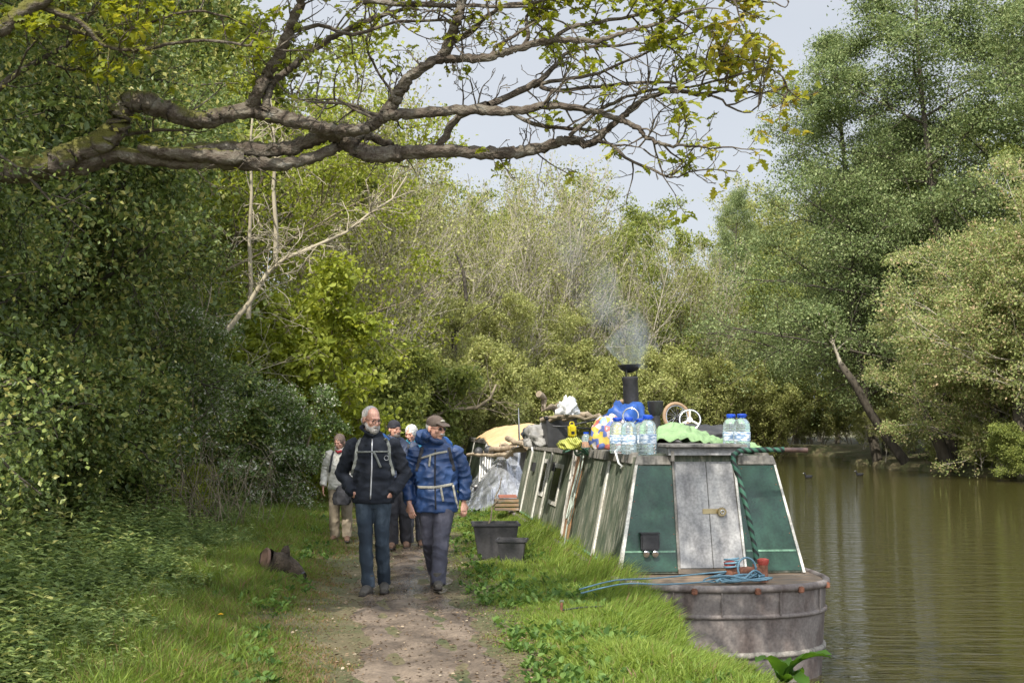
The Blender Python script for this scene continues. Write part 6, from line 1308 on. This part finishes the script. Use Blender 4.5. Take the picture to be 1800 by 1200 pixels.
m = MB(); m.torus(snap(.135, 1.29, .02), .022, .003, Rx(90), 16, 5); m.build('strap_ring', M_zip, o)
# 2 man in the blue jacket and cap
p2 = person('man in blue jacket and brown cap, looking right while striding', gpos(767, 12.6, .01), 1.74, 0, head=(.0, -.06, 1.63), yaw=48, pitch=6,
    J=dict(sl=(-.2, .0, 1.4), el=(-.29, .06, 1.1), wl=(-.265, -.08, .87), sr=(.2, .02, 1.4), er=(.29, .08, 1.12), wr=(.285, .06, .88), dl=(.25, -.1, -1), dr=(0, -.1, -1), nl=(-.5, -1, 0), nr=(.7, -1, 0),
        hl=(-.085, 0, .9), kl=(-.06, .02, .49), al=(-.03, .36, .16), tl=(-.03, .24, .035), hr=(.085, 0, .9), kr=(.06, -.14, .5), ar=(.04, -.26, .1), tr=(.055, -.43, .09)),
    boots=M_bootg, jacket=M_bluej, trousers=M_slate, jr=1.16, tr_r=1.08, hem=.79, seed=9, hood=True, curl=.6, wa=.014)
o, h, Mh, jk, ribbon, snap, g, body = p2
m = MB(); m.ell(h((0, .035, .02)), (.081, .085, .07), Mh); fuse('hair', m, .006, M_hairw, o, 1)
M_cap2 = surf('brown_cap', [(.3, (.07, .05, .04)), (.7, (.13, .1, .08))], scale=12, rough=.9)
m = MB(); m.ell(h((0, .012, .06)), (.09, .106, .078), Mh); m.tube([h((0, -.07, .06)), h((0, -.11, .055)), h((0, -.16, .038))], [(.022, .075), (.012, .08), (.006, .055)], 14, up=tuple(Mh @ Vector((0, 0, 1)))); cp = fuse('cap', m, .006, M_cap2, o, 2)
m = MB(); m.ell(h((.0, -.092, .088)), (.032, .012, .012), Mh); m.build('badge', M_webc, cp, smooth=2)
MB().ell(h((0, -.103, -.045)), (.034, .014, .012), Mh).build('moustache', M_hairw, o, smooth=2)
m = MB(); [m.ell(h((sx, -.098, .008)), (.022, .006, .016), Mh) for sx in (-.03, .03)]; [m.tube([h((sx * .05, -.09, .012)), h((sx * .082, 0, .012))], .0025, 5) for sx in (-1, 1)]; m.build('sunglasses', M_black, o, smooth=2)
ribbon('zip', [(.0, 1.42), (.0, 1.1), (.01, .82)], .016, M_dark)
for sx in (-1, 1): ribbon('pack_strap', [(sx * .13, 1.44), (sx * .15, 1.36), (sx * .19, 1.2)], .04, M_packk)
ribbon('chest_strap', [(-.15, 1.33), (0, 1.38), (.12, 1.4)], .022, M_webc, off=.012); ribbon('strap_tail', [(-.05, 1.36), (-.06, 1.25)], .02, M_webc, off=.012)
ribbon('waist_strap', [(-.19, 1.04), (0, 1.04), (.18, 1.07)], .028, M_webc, off=.012); ribbon('strap_tail', [(.06, 1.04), (.085, .9)], .022, M_webc, off=.012); ribbon('strap_tail', [(.18, 1.06), (.2, .95), (.23, .82)], .022, M_webc, off=.014)
pack(o, M_packb, .17, z1=1.53)
# 3 man in the black beanie
p3 = person('man in black beanie and dark blue jacket behind the front pair', gpos(702, 16.6, .01), 1.66, 0, head=(-.06, -.05, 1.66), yaw=42, pitch=4,
    J=dict(er=(.3, .05, 1.15), wr=(.22, -.12, 1.0), el=(-.3, .05, 1.15), wl=(-.24, -.08, .92), kl=(-.08, -.1, .5), al=(-.07, -.1, .085), tl=(-.08, -.26, .03), ar=(.1, .05, .09), tr=(.12, -.1, .03)),
    boots=M_bootb, jacket=M_navyj, trousers=M_dark, jr=1.15, tr_r=1.15, hem=.82, seed=20)
o, h, Mh, jk, ribbon, snap, g, body = p3
m = MB(); m.ell(h((0, .015, .055)), (.088, .104, .085), Mh); m.tube([h((-.085, .02, .03)), h((-.05, -.075, .04)), h((.05, -.075, .04)), h((.085, .02, .03)), h((.05, .1, .03)), h((-.05, .1, .03)), h((-.085, .02, .03))], .014, 8); fuse('beanie', m, .006, M_dark, o, 2)
m = MB(); m.ell(h((0, -.068, -.08)), (.05, .038, .035), Mh); m.ell(h((0, -.1, -.045)), (.03, .012, .009), Mh); m.build('beard', surf('dark_beard', (.2, .17, .15), rough=.9), o, smooth=2)
ribbon('pack_strap', [(.13, 1.45), (.16, 1.3), (.19, 1.15)], .04, M_packk); ribbon('logo', [(.05, 1.33), (.1, 1.335)], .014, M_webc, off=.004)
# 4 white-haired walker in cyan
p4 = person('white-haired walker in cyan jacket mostly hidden by the man in the cap', gpos(731, 16.9, .01), 1.63, 0, head=(-.06, -.06, 1.64), yaw=-25, pitch=18,
    J=dict(el=(-.27, .04, 1.12), wl=(-.25, -.12, .86), kl=(-.09, -.12, .5), al=(-.09, -.12, .085), tl=(-.1, -.28, .03), ar=(.08, .05, .09), tr=(.1, -.1, .03)), boots=M_bootb, jacket=M_cyan, trousers=M_grey, jr=1.15, tr_r=1.1, hem=.84, seed=30)
o, h, Mh, jk, ribbon, snap, g, body = p4
m = MB(); m.ell(h((0, .02, .03)), (.09, .1, .1), Mh); m.ell(h((0, .05, -.03)), (.088, .065, .07), Mh); fuse('hair', m, .006, surf('white_hair', (.6, .58, .56), scale=30, rough=.7), o, 1, wrinkle(.005, 40, .5))
pack(o, M_packb, .16)
# 5 walker in the cream jacket with black bag
p5 = person('walker in cream jacket and beige trousers carrying a black bag', gpos(602, 17.5, .01), 1.5, 0, head=(-.03, -.1, 1.62), yaw=-20, pitch=22,
    J=dict(el=(-.28, .06, 1.14), wl=(-.3, -.02, .88), er=(.26, .04, 1.14), wr=(.1, -.2, .98), dr=(-.4, -.3, -.8), nr=(.5, -.9, 0), kl=(-.11, -.04, .5), al=(-.11, .05, .085), tl=(-.13, -.1, .03), kr=(.1, -.08, .5), ar=(.11, -.08, .09), tr=(.13, -.24, .03)), boots=M_bootb, jacket=M_cream, trousers=M_beige, jr=1.15, tr_r=1.15, hem=.84, seed=40)
o, h, Mh, jk, ribbon, snap, g, body = p5
m = MB(); m.ell(h((0, .02, .03)), (.092, .104, .1), Mh); m.ell(h((0, .045, -.04)), (.09, .07, .08), Mh); fuse('hair', m, .006, M_hairb, o, 1, wrinkle(.005, 40, .5))
m = MB(); m.tube([h((-.05, -.06, -.13)), h((0, -.09, -.14)), h((.05, -.06, -.13))], [.022, .028, .022], 8); m.build('scarf', M_red, o, smooth=2)
for sx in (-1, 1): ribbon('pack_strap', [(sx * .12, 1.46), (sx * .15, 1.35), (sx * .18, 1.12)], .045, M_packk)
pack(o, M_packk, .15)
wl = gpos(602, 17.5) + Vector((.04, -.27, .72)) * 1
hb = cloth_blob('hand_bag', wl + Vector((0, 0, -.2)), (.11, .07, .16), M_packk, 33, .2, 'black soft bag held by the walker in the cream jacket', 'bag', wr=.05)

bpy.data.scenes.remove(TS)
